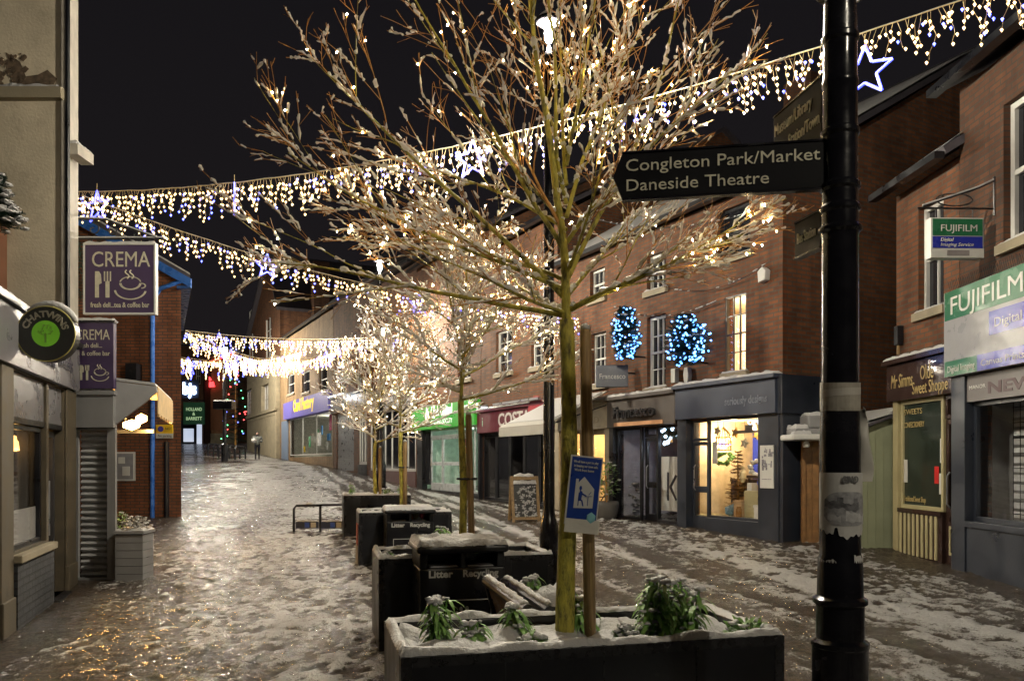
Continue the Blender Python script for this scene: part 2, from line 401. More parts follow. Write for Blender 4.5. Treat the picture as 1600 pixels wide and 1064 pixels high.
xs = axis(-160, 160, -8.5, 7.5, .045, 1.06); ys = axis(-60, 300, 3.2, 19, .045, 1.012)
X, Y = np.meshgrid(xs, ys)
rowx = np.where(Y < 20, -.485-.235*(Y-3.46), -4.37-.36*(Y-20))      # the line of planters up the street
C = X-rowx
S = Y
trk = lambda c0, w_: np.exp(-((C-c0)/w_)**2)
b = .50+.14*np.exp(-((C+.8)/1.0)**2)*(C < .4)-.16*np.clip((-C-3.0)/1.8, 0, 1)
road = 1/(1+np.exp(-(C-.7)*5))*1/(1+np.exp((C-5.5)*5))
wob = .35*(vnoise(S*.22, S*0, 90)-.5)
b = b+road*.09-road*(.26*np.exp(-((C-1.6+wob)/.13)**2)+.34*np.exp(-((C-3.0+wob)/.14)**2)+.26*np.exp(-((C-2.2+wob*.7)/.12)**2)+.28*np.exp(-((C-3.7+wob*.7)/.12)**2)+.22*np.exp(-((C-4.6+wob)/.16)**2)+.1*np.exp(-((C-2.4+wob*.5)/.15)**2))
b = b+.30*np.exp(-((C-5.75)/.2)**2)*np.clip((15-S)/4, 0, 1)+.05/(1+np.exp(-(C-6.0)*4))
b = b+.05*np.clip((S-17)/8, 0, 1)
b = b-.05*(C < 0)-.09*np.clip((-.30-X/np.maximum(Y, .1))/.12, 0, 1)*np.clip((10.5-Y)/2.5, 0, 1)*(Y > .5)
# bare wet strips along the shop fronts
b = b-.35*np.exp(-((X-(4.66-.52*(Y-13.6))+.1)/.25)**2)*(Y > 13)-.3*np.clip((X-5.3)/.5, 0, 1)*(Y < 13)
b = b-.4*np.clip((-4.55-.33*(Y-7.78)-X)/.5, 0, 1)*(Y < 11)
a_ = math.radians(13.2); U_ = X*math.cos(a_)+Y*math.sin(a_); V_ = -X*math.sin(a_)+Y*math.cos(a_)
big = fbm(X*.9, Y*.9, 3, 3); med = fbm(U_*2.6, V_*1.5, 11, 4, .6); fine = fbm(U_*13+2*med, V_*6.5, 31, 3, .75); fine = .5+(fine-.5)*1.25
streak = fbm(U_*5.5, V_*.30, 51, 3, .6); streak = .5+(streak-.5)*1.35
patt = np.where(road > .5, .08*big+.22*med+.30*fine+.40*streak, .14*big+.28*med+.58*fine)
snowv = np.clip((patt-(1-b))/np.where(road > .5, .48, .42)+.5, 0, 1)
fr_ = np.random.RandomState(5)
for k in range(620):
    cx, cy = fr_.uniform(-6, 6), fr_.uniform(4.2, 17)
    if abs(cx) < 1 and cy < 9: continue
    th = fr_.normal(.25, .5) if cx < 0 else fr_.uniform(0, 6.28)
    j0, j1 = np.searchsorted(ys, [cy-.25, cy+.25]); i0, i1 = np.searchsorted(xs, [cx-.25, cx+.25])
    dx, dy = X[j0:j1, i0:i1]-cx, Y[j0:j1, i0:i1]-cy
    p_, q_ = dx*math.cos(th)+dy*math.sin(th), -dx*math.sin(th)+dy*math.cos(th)
    snowv[j0:j1, i0:i1] *= 1-.75*np.exp(-((p_/.055)**2+(q_/.14)**2)**2)
hgt = gz(X, Y)+snowv*.022*(.3+fine)+.012*(med-.5)+.020*(fine-.5)
hgt += .035*np.exp(-((C-5.75)/.16)**2)*np.clip((15-S)/4, 0, 1)*fine
hgt -= road*(.012*np.exp(-((C-1.7+wob)/.2)**2)+.012*np.exp(-((C-3.1+wob)/.2)**2))
ny_, nx_ = X.shape
me = bpy.data.meshes.new('ground')
vv = np.stack([X, Y, hgt], -1).reshape(-1, 3)
me.vertices.add(len(vv)); me.vertices.foreach_set('co', vv.ravel())
idx = np.arange(ny_*nx_).reshape(ny_, nx_)
q = np.stack([idx[:-1, :-1], idx[:-1, 1:], idx[1:, 1:], idx[1:, :-1]], -1).reshape(-1, 4)
me.loops.add(q.size); me.loops.foreach_set('vertex_index', q.ravel().astype(np.int32))
me.polygons.add(len(q)); me.polygons.foreach_set('loop_start', np.arange(0, q.size, 4, dtype=np.int32))
me.polygons.foreach_set('use_smooth', np.ones(len(q), bool))
at_ = me.attributes.new('snow', 'FLOAT', 'POINT'); at_.data.foreach_set('value', snowv.ravel().astype(np.float32))
me.update(); me.validate()
def ground_mat():
    m, nt, p = _nt('wet setts under slush and snow'); L = nt.links
    tc = N(nt, 'ShaderNodeTexCoord'); at = N(nt, 'ShaderNodeAttribute', attribute_name='snow')
    mp = N(nt, 'ShaderNodeMapping'); mp.inputs['Rotation'].default_value = (0, 0, -a_); L.new(tc.outputs['Object'], mp.inputs[0])
    n = N(nt, 'ShaderNodeTexNoise'); n.inputs['Scale'].default_value = 13; n.inputs['Detail'].default_value = 6; n.inputs['Roughness'].default_value = .65
    L.new(mp.outputs[0], n.inputs['Vector'])
    ad = N(nt, 'ShaderNodeMath', operation='MULTIPLY_ADD'); ad.inputs[1].default_value = 1.1; ad.inputs[2].default_value = -.55; L.new(n.outputs['Fac'], ad.inputs[0])
    sm = N(nt, 'ShaderNodeMath', operation='ADD', use_clamp=True); L.new(at.outputs['Fac'], sm.inputs[0]); L.new(ad.outputs[0], sm.inputs[1])
    n4 = N(nt, 'ShaderNodeTexNoise'); n4.inputs['Scale'].default_value = 70; n4.inputs['Detail'].default_value = 3; L.new(mp.outputs[0], n4.inputs['Vector'])
    a4 = N(nt, 'ShaderNodeMath', operation='MULTIPLY_ADD', use_clamp=True); a4.inputs[1].default_value = 1.0; L.new(n4.outputs['Fac'], a4.inputs[0])
    s4 = N(nt, 'ShaderNodeMath', operation='ADD'); s4.inputs[1].default_value = -.5; L.new(sm.outputs[0], s4.inputs[0]); L.new(s4.outputs[0], a4.inputs[2]); sm.use_clamp = False; sm = a4
    bt = N(nt, 'ShaderNodeTexBrick'); L.new(mp.outputs[0], bt.inputs['Vector']); bt.inputs['Scale'].default_value = 1
    bt.inputs['Brick Width'].default_value = .2; bt.inputs['Row Height'].default_value = .1; bt.inputs['Mortar Size'].default_value = .006
    bt.inputs['Color1'].default_value = (.07, .05, .035, 1); bt.inputs['Color2'].default_value = (.045, .034, .026, 1); bt.inputs['Mortar'].default_value = (.02, .017, .014, 1)
    r = N(nt, 'ShaderNodeValToRGB'); r.color_ramp.interpolation = 'LINEAR'; e = r.color_ramp.elements
    e[0].position = 0; e[0].color = (0, 0, 0, 1); e[1].position = .38; e[1].color = (1, 1, 1, 1)
    r2 = N(nt, 'ShaderNodeValToRGB'); e = r2.color_ramp.elements; e[0].position = .42; e[0].color = (.05, .041, .033, 1); e[1].position = .84; e[1].color = (.40, .40, .40, 1); x = e.new(.60); x.color = (.12, .108, .094, 1)
    L.new(sm.outputs[0], r.inputs[0]); L.new(sm.outputs[0], r2.inputs[0])
    mx = N(nt, 'ShaderNodeMix', data_type='RGBA'); L.new(r.outputs[0], mx.inputs['Factor']); L.new(bt.outputs['Color'], mx.inputs['A']); L.new(r2.outputs[0], mx.inputs['B'])
    L.new(mx.outputs['Result'], p.inputs['Base Color'])
    rr = N(nt, 'ShaderNodeValToRGB'); e = rr.color_ramp.elements; e[0].position = 0; e[0].color = (.12, .12, .12, 1); e[1].position = .9; e[1].color = (.5, .5, .5, 1)
    x = e.new(.5); x.color = (.17, .17, .17, 1)
    L.new(sm.outputs[0], rr.inputs[0]); L.new(rr.outputs[0], p.inputs['Roughness'])
    n2 = N(nt, 'ShaderNodeTexNoise'); n2.inputs['Scale'].default_value = 34; n2.inputs['Detail'].default_value = 7; n2.inputs['Roughness'].default_value = .6
    L.new(mp.outputs[0], n2.inputs['Vector'])
    jn = N(nt, 'ShaderNodeMath', operation='MULTIPLY_ADD'); jn.inputs[1].default_value = -.35; L.new(bt.outputs['Fac'], jn.inputs[0]); L.new(n2.outputs['Fac'], jn.inputs[2])
    h = N(nt, 'ShaderNodeMath', operation='MULTIPLY_ADD'); h.inputs[1].default_value = .6; L.new(sm.outputs[0], h.inputs[0]); L.new(jn.outputs[0], h.inputs[2])
    b = N(nt, 'ShaderNodeBump'); b.inputs['Strength'].default_value = 1.; b.inputs['Distance'].default_value = .035
    L.new(h.outputs[0], b.inputs['Height']); L.new(b.outputs[0], p.inputs['Normal'])
    return m
me.materials.append(ground_mat())
g = bpy.data.objects.new('ground', me); col.objects.link(g); tag(g, 'wet paved street with trodden slush, tyre tracks and patchy snow', None, kind='structure')

# ------------------------------------------------------------------ building kit (all in facade-local coordinates)
def window(par, u0, u1, z0, z1, y=.12, cols=2, rows=4, fm=None, pm=None, sill=True, snow=True, backing=True, bar=.022, fw=.055, sash=True):
    fm = fm or WHITE
    m = MB().use(fm)
    m.box(u0, u0+fw, y-.03, y+.04, z0, z1).box(u1-fw, u1, y-.03, y+.04, z0, z1)
    m.box(u0+fw, u1-fw, y-.03, y+.04, z0, z0+fw*1.2).box(u0+fw, u1-fw, y-.03, y+.04, z1-fw, z1)
    zm = (z0+z1)/2
    if sash: m.box(u0+fw, u1-fw, y-.025, y+.03, zm-fw*.4, zm+fw*.4)
    for i in range(1, cols):
        x = u0+fw+(u1-u0-2*fw)*i/cols; m.box(x-bar/2, x+bar/2, y-.012, y+.02, z0+fw, z1-fw)
    for j in range(1, rows):
        zz = z0+fw+(z1-z0-2*fw)*j/rows
        if sash and abs(zz-zm) < .03: continue
        m.box(u0+fw, u1-fw, y-.010, y+.018, zz-bar/2, zz+bar/2)
    w_ = m.build('window', None, par)
    MB().box(u0+fw*.5, u1-fw*.5, y+.022, y+.028, z0+.01, z1-.01).build('pane', pm or GLASSDARK, w_)
    if sill:
        s_ = MB().use(STONE).box(u0-.08, u1+.08, -.07, y-.031, z0-.12, z0-.001)
        if snow: s_.use(SNOW).snow(u0-.07, u1+.07, -.065, y-.04, z0+.001, .035, .04)
        s_.build('sill', None, w_)
    return w_
def gable_roof(par, W, depth, ze, rise, m=None, over=.25, snow=True, zf=None):
    'ridge parallel to the street'
    mb = MB().use(m or SLATE); h = depth/2
    for sgn in (0, 1):
        pts = [(-over, ze), (h, ze+rise), (h, ze+rise+.12), (-over-.05, ze+.10)] if not sgn else [(depth+over, ze), (depth+over+.05, ze+.10), (h+.001, ze+rise+.12), (h+.001, ze+rise)]
        mb.prism(pts, 'x', -.12, W+.12)
    r_ = mb.build('roof', None, par)
    if snow:
        k = rise/(h+over); s = MB().use(SNOW)
        n = max(3, int(W/.25)); q = 6; vs = []
        for i in range(n+1):
            for j in range(q+1):
                t = j/q; yy = -over-.06+t*(h*.9); f = 1 if 0 < j < q else 0
                vs.append((-.1+(W+.2)*i/n, yy, ze+.105+(yy+over+.05)*k+f*(.03+.02*rng.random())))
        s.raw(vs, [(i*(q+1)+j, (i+1)*(q+1)+j, (i+1)*(q+1)+j+1, i*(q+1)+j+1) for i in range(n) for j in range(q)])
        s.build('snow_cover', None, r_, smooth=True)
    MB().box(-.1, W+.1, -over-.16, -over-.02, ze-.06, ze+.04).build('gutter', BLACK, par)
    return r_
def gable_shell(par, W, depth, zt, rise, m, holes=(), zlow=-1.2, y0=0.):
    mb = MB()
    mb.wall(0, W, zlow, zt, list(holes), y0, y0+.25)
    h = depth/2
    for x, flip in ((0, False), (W, True)):
        p = [(x, depth, zlow), (x, y0, zlow), (x, y0, zt), (x, h, zt+rise), (x, depth, zt)]
        mb.face(p if not flip else p[::-1])
    mb.face([(W, depth, zlow), (0, depth, zlow), (0, depth, zt), (W, depth, zt)])
    return mb.build('wall', m, par, uv=True)
def room(par, u0, u1, y0, y1, z0, z1, m): return MB().room(u0, u1, y0, y1, z0, z1).build('interior', m, par)
def shopdoor(par, u0, u1, z0, z1, y, fm, gm=None, midz=None, bot=.25):
    m = MB().use(fm); fw = .075
    m.box(u0, u0+fw, y-.02, y+.03, z0, z1).box(u1-fw, u1, y-.02, y+.03, z0, z1).box(u0+fw, u1-fw, y-.02, y+.03, z1-fw, z1).box(u0+fw, u1-fw, y-.02, y+.03, z0, z0+bot)
    if midz: m.box(u0+fw, u1-fw, y-.018, y+.03, midz-.06, midz+.06)
    d = m.build('door', None, par, bevel=.004)
    MB().box(u0+fw*.6, u1-fw*.6, y+.003, y+.009, z0+.05, z1-.03).build('pane', gm or GLASS, d)
    MB().tube([(u0+fw+.02, y-.02, z0+.8), (u0+fw+.02, y-.06, z0+.85), (u0+fw+.02, y-.06, z0+1.25), (u0+fw+.02, y-.02, z0+1.3)], .012, 6).build('handle', STEEL, d)
    return d
def shopwin(par, u0, u1, z0, z1, y, fm, mull=0, trans=None, fw=.06, gm=None, name='shop_window'):
    m = MB().use(fm)
    m.box(u0, u0+fw, y-.03, y+.03, z0, z1).box(u1-fw, u1, y-.03, y+.03, z0, z1).box(u0+fw, u1-fw, y-.03, y+.03, z0, z0+fw).box(u0+fw, u1-fw, y-.03, y+.03, z1-fw, z1)
    for i in range(1, mull+1):
        x = u0+(u1-u0)*i/(mull+1); m.box(x-fw*.4, x+fw*.4, y-.025, y+.025, z0+fw, z1-fw)
    if trans: m.box(u0+fw, u1-fw, y-.022, y+.022, trans-fw*.4, trans+fw*.4)
    w_ = m.build(name, None, par, bevel=.004)
    MB().box(u0+fw*.6, u1-fw*.6, y+.004, y+.01, z0+.02, z1-.02).build('pane', gm or GLASS, w_)
    return w_
def fascia(par, u0, u1, z0, z1, m, proj=.14, cornice=True, y=0.):
    mb = MB().use(m).box(u0, u1, y-proj, y-.001, z0, z1)
    f = mb.build('fascia', None, par, bevel=.008)
    if cornice:
        MB().use(m).box(u0-.03, u1+.03, y-proj-.07, y-.001, z1+.001, z1+.07).use(SNOW).snow(u0-.02, u1+.02, y-proj-.06, y-.02, z1+.072, .05, .05).build('cornice', None, f)
    return f
def pier(par, u0, u1, z0, z1, m, y0=-.06, y1=.2):
    return MB().use(m).box(u0, u1, y0, y1, z0, z1).box(u0-.015, u1+.015, y0-.02, y1-.001, z0, z0+.22).build('pilaster', None, par, bevel=.006)
g['category'] = 'ground'
# ------------------------------------------------------------------ right-hand row, from near to far
def LX(px): Yq = 11.73/((px-800)/FPX+.52); return (11.73-.52*Yq, Yq)
# ---- photo shop (nearest, dark navy shopfront)
F = Fr((6.15, 10.9), (6.2, 3.2), .12)
B = F.root('photo_shop', 'brick photo shop at the right edge with navy shopfront and green fascia', 'shop')
w1 = F.rect(1568, 1640, 165, 383); zf0, zf1 = F.at(1490, 592)[1], F.at(1490, 462)[1]
uw0 = F.at(1527, 700, .05)[0]
ze = F.at(1600, 60)[1]
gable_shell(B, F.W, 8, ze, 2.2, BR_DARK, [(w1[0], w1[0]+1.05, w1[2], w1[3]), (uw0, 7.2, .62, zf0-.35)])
gable_roof(B, F.W, 8, ze, 2.2)
window(B, w1[0], w1[0]+1.05, w1[2], w1[3], cols=1, rows=2, fw=.08)
pier(B, 0, uw0, -.3, zf0-.01, NAVY, -.12)
MB().use(NAVY).box(uw0, 7.2, -.1, .05, -.3, .62).box(uw0, 7.2, -.13, .05, .62, .70).build('stall_riser', None, B, bevel=.006)
shopwin(B, uw0, 7.2, .701, zf0-.36, .03, NAVY, mull=2)
sb = MB().use(mat('grey under-fascia board', (.13, .12, .12), .5)).box(uw0, 7.2, -.09, -.001, zf0-.36, zf0-.02).build('signboard', None, B)
text('NEWSAGENT', .2, mat('dark plum lettering', (.06, .03, .035), .5, bump=0), sb, uw0+.45, -.092, zf0-.28, width=2.4, bold=.006)
text('MANOR', .07, LETW, sb, uw0+.05, -.092, zf0-.2, width=.36)
room(B, uw0-.1, 7.2, .25, 2.2, .1, zf0-.3, mat('grey shop interior', (.3, .3, .3), .8))
gr = MB().use(mat('white shelving slat', (.6, .62, .64), .5))
for k in range(14): gr.box(uw0+.05, uw0+2.4, .5, .515, .75+k*.12, .83+k*.12)
gr.use(BLACK)
for k in range(16): gr.tube([(uw0+.1+k*.14, .47, .72), (uw0+.1+k*.14, .47, 2.4)], .006, 4)
for k in range(8): gr.tube([(uw0+.1, .46, .8+k*.2), (uw0+2.3, .46, .8+k*.2)], .006, 4)
gr.build('display_grid', None, B)
# the big glossy fascia sign
P_G = mat('glossy green sign face', (.02, .12, .055), .26, var=.05, bump=.25, bs=7, rv=.04, bdist=.02, spec=.22); P_B = mat('glossy blue sign face', (.02, .03, .28), .26, var=.05, bump=.25, bs=7, rv=.04, bdist=.02, spec=.22)
P_W = mat('glossy white sign face', (.24, .24, .25), .30, var=.04, bump=.25, bs=7, rv=.04, bdist=.02, spec=.22); P_R = mat('glossy red sign face', (.5, .03, .03), .1, bump=.05, bs=4)
H = zf1-zf0; y_ = -.2
mb = MB()
U1 = 4.6
fs = [('g', 0, U1, .66, 1), ('b', 1.0, U1, .36, .62), ('g', 0, .75, 0, .185), ('b', .75, 1.75, 0, .185), ('r', 1.75, 2.7, 0, .185)]
mb.use(P_W).box(-.03, U1+.03, y_, -.02, zf0, zf1)
for c, a, b_, lo, hi in fs:
    mb.use({'g': P_G, 'b': P_B, 'r': P_R}[c]).box(a, b_, y_-.008, y_-.001, zf0+H*lo+.004, zf0+H*hi-.004)
f = mb.build('fascia', None, B)
text('FUJIFILM', .34, LETW, f, .12, y_-.011, zf0+H*.72, width=1.5)
text('Digital Imaging Service', .16, LETW, f, 1.1, y_-.011, zf0+H*.44, width=1.9)
text('Digital Imaging', .12, LETW, f, .07, y_-.011, zf0+H*.05, width=.62)
text('Canvas Prints', .12, LETW, f, .83, y_-.011, zf0+H*.05, width=.84)
sp = MB().use(BLACK)
for k in range(110): sp.tube([(k*.04, -.12, zf1), (k*.04+rng.uniform(-.012, .012), -.16, zf1+.15+.02*rng.random())], .004, 3, False)
sp.build('bird_spikes', None, f)['kind'] = 'stuff'
# hanging box sign
hy = 9.75
S1 = thing('hanging_sign', 'white box sign with green and blue bands hanging from the brick photo shop', 'hanging sign', at(1491, 405, 10.1), R(2))
wS = 84/FPX*10.1; hS = 62/FPX*10.1
mb = MB().use(WHITE).box(-wS/2, wS/2, -.07, .07, 0, hS)
mb.use(P_G).box(-wS/2+.02, wS/2-.02, -.075, -.0705, hS*.55, hS*.97).use(P_B).box(-wS/2+.02, wS/2-.02, -.075, -.0705, hS*.24, hS*.53)
mb.use(mat('grey smoke strip', (.2, .18, .18))).box(-wS*.2, wS*.22, -.073, -.0705, hS*.05, hS*.19)
mb.build('panel', None, S1, bevel=.004)
text('FUJIFILM', .12, LETW, S1, -wS*.33, -.077, hS*.66, width=wS*.68)
text('Digital', .06, LETW, S1, -wS*.33, -.077, hS*.41, width=wS*.25, bold=.001, shear=.25)
text('Imaging Service', .06, LETW, S1, -wS*.33, -.077, hS*.29, width=wS*.62, shear=.25)
mb = MB().use(BLACK)
L_ = 6.15-S1.location.x
mb.tube([(-wS*.7, 0, hS+.14), (L_, 0, hS+.14)], .012, 6).tube([(-wS*.6, 0, hS+.16), (L_*.6, 0, hS+.4), (L_, 0, hS+.5)], .012, 6).tube([(L_, 0, hS+.05), (L_, 0, hS+.55)], .016, 6)
for x in (-wS*.35, wS*.35): mb.tube([(x, 0, hS-.01), (x, 0, hS+.14)], .008, 5)
mb.tube([(x*.0+wS*.35*math.cos(k), 0, hS+.25+.08*math.sin(k)) for k in np.linspace(0, 6.2, 14)], .008, 5)
mb.use(SNOW).tube([(-wS*.6, 0, hS+.178), (L_*.6, 0, hS+.418), (L_, 0, hS+.518)], .012, 5)
mb.build('bracket', None, S1)
# ---- sweet shop
F = Fr((6.08, 12.55), (6.148, 10.905), .14)
B = F.root('sweet_shop', 'small old sweet shop with brown fascia and cream striped panel next to the photo shop', 'shop')
z0, z1 = F.at(1393, 629)[1], F.at(1393, 573)[1]; W = F.W
ze = F.at(1385, 318)[1]; w1 = F.rect(1435, 1468, 328, 490)
gable_shell(B, W, 6, ze, 2.0, BR_RED, [(w1[0], w1[1]+.1, w1[2], w1[3]), (.12, W-.02, 0, z0)])
gable_roof(B, W, 6, ze, 2.0)
window(B, w1[0], w1[1]+.1, w1[2], w1[3], cols=2, rows=2, fw=.06)
BROWN = mat('gloss brown fascia', (.035, .02, .017), .16, var=.2, bump=.1, bs=4); GOLD = mat('gold leaf lettering', (.40, .30, .12), .35, bump=0)
f = fascia(B, -.12, W-.02, z0, z1, BROWN, .1)
text('Mr Simms', .3, GOLD, f, .02, -.105, z0+.2, width=.62, shear=.2); text('Olde', .3, GOLD, f, .85, -.105, z0+.26, width=.34)
text('Sweet Shoppe', .26, GOLD, f, .64, -.105, z0+.06, width=.9)
ud = F.at(1474, 700)[0]
CRM = mat('cream gloss paint', (.36, .32, .18), .4, var=.1)
pier(B, -.02, .12, -.3, z0, CRM, -.05)
mb = MB().use(BROWN).box(.12, ud, -.02, .06, -.3, .72).use(CRM)
for k in range(9): mb.box(.15+k*(ud-.2)/9, .15+(k+.5)*(ud-.2)/9, -.035, -.021, .05, .68)
mb.use(BROWN).box(.10, ud, -.06, .06, -.3, .04).box(.10, ud, -.05, .06, .69, .75); mb.build('stall_riser', None, B)
ws = shopwin(B, .12, ud, .751, z0-.005, .03, CRM, gm=mat('chalk board behind glass', (.02, .028, .022), .14, bump=0))
for k, (s_, zz, wd) in enumerate([("SWEETS", z0-.22, .5), ('CONFECTIONERY', z0-.42, .56), ('Traditional Sweet Shop', .86, .6)]):
    text(s_, .12, GOLD, ws, .17, .028, zz, width=min(wd, ud-.25))
for m_, q_ in ((LETW, (.18, .28, .022, .027, 1.15, 1.5)), (LETW, (ud-.14, ud-.07, .022, .027, 1.0, 1.3)), (LETW, (ud-.12, ud-.07, .022, .027, 1.45, 1.8)), (P_R, (ud-.26, ud-.15, .022, .027, 1.15, 1.4))): MB().use(m_).box(*q_).build('notice', None, ws)
d = shopdoor(B, ud+.01, W-.03, .02, z0-.35, .05, BROWN, midz=.75, bot=.6)
MB().use(CRM).box(ud+.1, W-.12, .018, .029, .15, .19).box(ud+.1, W-.12, .018, .029, .52, .56).box(ud+.1, ud+.13, .018, .029, .19, .52).box(W-.15, W-.12, .018, .029, .19, .52).build('moulding', None, d)
shopwin(B, ud+.01, W-.03, z0-.34, z0-.002, .05, BROWN, name='fanlight')
room(B, .12, W-.02, .1, 1.6, 0, z0, DARKIN)
# black lantern bracket and security camera on the brick
q = F.rect(1408, 1416, 500, 540)
L1 = thing('wall_light', 'small black bracket fitting on brick above the sweet shop fascia', 'wall light', F.world(q[0]+.03, -.06, q[2]), F.rz)
MB().use(BLACK).box(-.05, .05, -.05, .055, .0, .3).use(WOOD).box(-.02, .02, -.02, .02, -.14, 0).build('fitting', None, L1, bevel=.01)
# ---- shed, gate and canopy in the gap
p = at(1345, 860, 12.75)
SH = thing('garden_shed', 'pale green timber lean-to with snowy sloping roof beside the sweet shop', 'shed', (p.x, 12.75, .1), 0)
zl, zr = EYE+(HY-672)/FPX*12.75-.1, EYE+(HY-650)/FPX*12.75-.1
GRN = mat('pale green boarding', (.24, .26, .17), .6, var=.1, ns=4)
mb = MB().use(GRN).prism([(0, -.3), (.56, -.3), (.56, zr), (0, zl)], 'y', 0, 1.2)
for k in range(4): mb.box(.1+k*.13, .106+k*.13, -.006, -.0005, 0, zl)
mb.build('wall', None, SH)
rf = MB().use(SLATE).prism([(-.06, zl), (.6, zr+.02), (.6, zr+.07), (-.06, zl+.05)], 'y', -.08, 1.25).build('roof', None, SH)
mb = MB().use(SNOW); mb.prism([(-.06, zl+.052), (.6, zr+.072), (.58, zr+.15), (.2, zl+.13), (-.05, zl+.11)], 'y', -.07, 1.2); mb.build('snow_cover', None, rf)
p = at(1262, 850, 13.3)
GT = thing('wooden_gate', 'tall brown wooden gate in the alley beside the dark blue shop', 'gate', (p.x, 13.4, .15), R(-8))
mb = MB().use(GATEW)
for k in range(8): mb.box(k*.11, k*.11+.104, 0, .04, -.2, 1.85)
mb.build('boards', None, GT); MB().use(GATEW).box(-.06, -.003, -.03, .08, -.3, 1.95).box(.885, .95, -.03, .08, -.3, 1.95).build('post', None, GT)
p = at(1228, 688, 13.2)
CP = thing('door_canopy', 'small white canopy heaped with snow above the alley gate', 'canopy', (p.x+.02, 13.2, p.z), 0)
mb = MB().use(WHITE).box(0, .75, -.25, .45, 0, .1).use(GREY).box(.1, .8, -.1, .45, .101, .2).box(.35, .75, .0, .4, .201, .42)
mb.build('hood', None, CP, bevel=.03)
MB().use(SNOW).snow(.0, .34, -.24, -.11, .102, .05).snow(.1, .34, -.1, .44, .202, .06).snow(.35, .75, .01, .4, .422, .05).build('snow_cover', None, CP, smooth=True)
MB().use(WHITE).lathe([(0, 0), (.05, .01), (.06, .05), (.03, .1), (0, .11)], 12, (.28, -.1)).build('bulkhead_lamp', None, CP, loc=(0, 0, -.12))
# ---- three-shop brick building with the lit sash window
F = Fr(LX(872), LX(1223), .22)
B1, F1 = F.root('brick_building', 'red brick three-storey building over grey and navy shopfronts with one lit sash window', 'building'), F
B = B1; W = F.W
ze = EYE+(HY-292)/FPX*14.2-.22
lit = F.rect(1133, 1166, 465, 584); w2 = F.rect(1011, 1040, 497, 608); w3 = F.rect(924, 947, 523, 602); w4 = F.rect(1011, 1040, 402, 457); w5 = F.rect(1120, 1172, 333, 408); w6 = F.rect(922, 945, 425, 470)
us, uf, uw = F.at(1073, 800)[0], F.at(958, 800)[0], F.at(872, 800)[0]
zs0, zs1 = F.at(1073, 656)[1], F.at(1073, 609)[1]
zq0, zq1 = F.at(958, 669)[1], F.at(958, 627)[1]
d1 = F.rect(1083, 1106, 668, 812); s1 = F.rect(1106, 1192, 656, 808)
holes = [lit, w2, w3, w4, w5, w6, (us+.1, s1[1], .02, zs0-.02), (uf+.1, us-.2, .02, zq0-.02), (.15, uf-.15, .02, zq0)]
gable_shell(B, W, 13, ze, 4.0, BR_RED, holes, y0=0)
gable_roof(B, W, 13, ze, 4.0, over=.2)
for wd, cc, rr in ((w2, 3, 4), (w3, 3, 4), (w4, 3, 2), (w6, 3, 2)): window(B, *wd, cols=cc, rows=rr)
window(B, *w5, cols=1, rows=1, fm=BLACK, snow=False)
window(B, *lit, y=.04, cols=3, rows=4, fm=mat('dark sash paint', (.06, .055, .05), .4), pm=GLASS, fw=.03)
rm = MB().room(lit[0]-2.2, lit[1]+.8, .3, 2.6, lit[2]-.2, lit[3]+.2).build('interior', mat('cream room wall', (.72, .6, .4), .8), B)
lamp('room_lamp', (lit[0]-.1, .9, lit[3]-.3), 520, (1, .75, .45), .06, B)
mb = MB().use(mat('cream curtain', (.7, .64, .5), .9)); 
for k in range(7): mb.box(lit[0]-2.1+k*.16, lit[0]-2.0+k*.16, 1.5+.03*(k % 2), 1.55+.03*(k % 2), lit[2], lit[3])
mb.build('curtain', None, B)
# navy corner shop
f = fascia(B, us-.12, W+.02, zs0, zs1, NAVY2, .2)
text('seriously designs', .2, mat('pewter lettering', (.16, .18, .23), .3, bump=0), f, us+1.3, -.205, zs0+.2, width=1.05, bold=.004)
pier(B, us-.15, us+.12, -.4, zs0-.005, NAVY, -.12)
pier(B, s1[1], W+.02, -.5, zs0-.005, NAVY, -.12)
MB().use(NAVY).box(W+.021, W+.10, -.1, .75, -.5, zs0-.02).box(W+.021, W+.13, -.15, .8, zs0-.01, zs1+.05).build('side_return', None, B)
MB().use(NAVY).box(s1[0], s1[1], -.08, .06, -.5, s1[2]).build('stall_riser', None, B, bevel=.005)
shopdoor(B, us+.121, s1[0], .03, d1[3]-.28, .06, NAVY, midz=.85, bot=.3)
shopwin(B, us+.121, s1[0], d1[3]-.27, zs0-.006, .06, NAVY, name='fanlight')
shopwin(B, s1[0]+.01, s1[1], s1[2]+.002, zs0-.006, .0, NAVY, fw=.05)
room(B, us-.14, s1[1]+.3, .12, 2.3, .05, zs0-.01, mat('beige plaster interior', (.62, .5, .33), .8))
sx0 = s1[0]
lamp('shop_lamp', (sx0-.3, .9, zs0-.35), 110, (1, .74, .40), .05, B)
lamp('shop_lamp', (sx0+.9, .35, zs0-.25), 60, (1, .78, .45), .05, B)
mb = MB().use(glow('warm pendant bulb', (1, .8, .5), 25))
mb.blob((sx0-.75, .9, zs0-.5), .05, .05, .05, 0); mb.blob((sx0+.9, .5, zs0-.5), .06, .06, .06, 0); mb.build('ceiling_bulb', None, B)
MB().use(WHITE).box(sx0+.4, sx0+1.75, .3, .34, zs0-.3, zs0-.25).box(sx0+.7, sx0+.9, .28, .36, zs0-.25, zs0-.15).build('lighting_track', None, B)
MB().use(mat('royal blue curtain', (.02, .05, .5), .7)).box(sx0-.85, sx0-.5, 1.9, 1.95, .9, zs0-.2).build('blue_curtain', None, B)
tx = text('OPEN', .12, glow('white lit letters', (.7, .85, 1), 4), B, sx0+.95, .1, zs0-.16, width=.45); tx.name = 'lit_lettering'
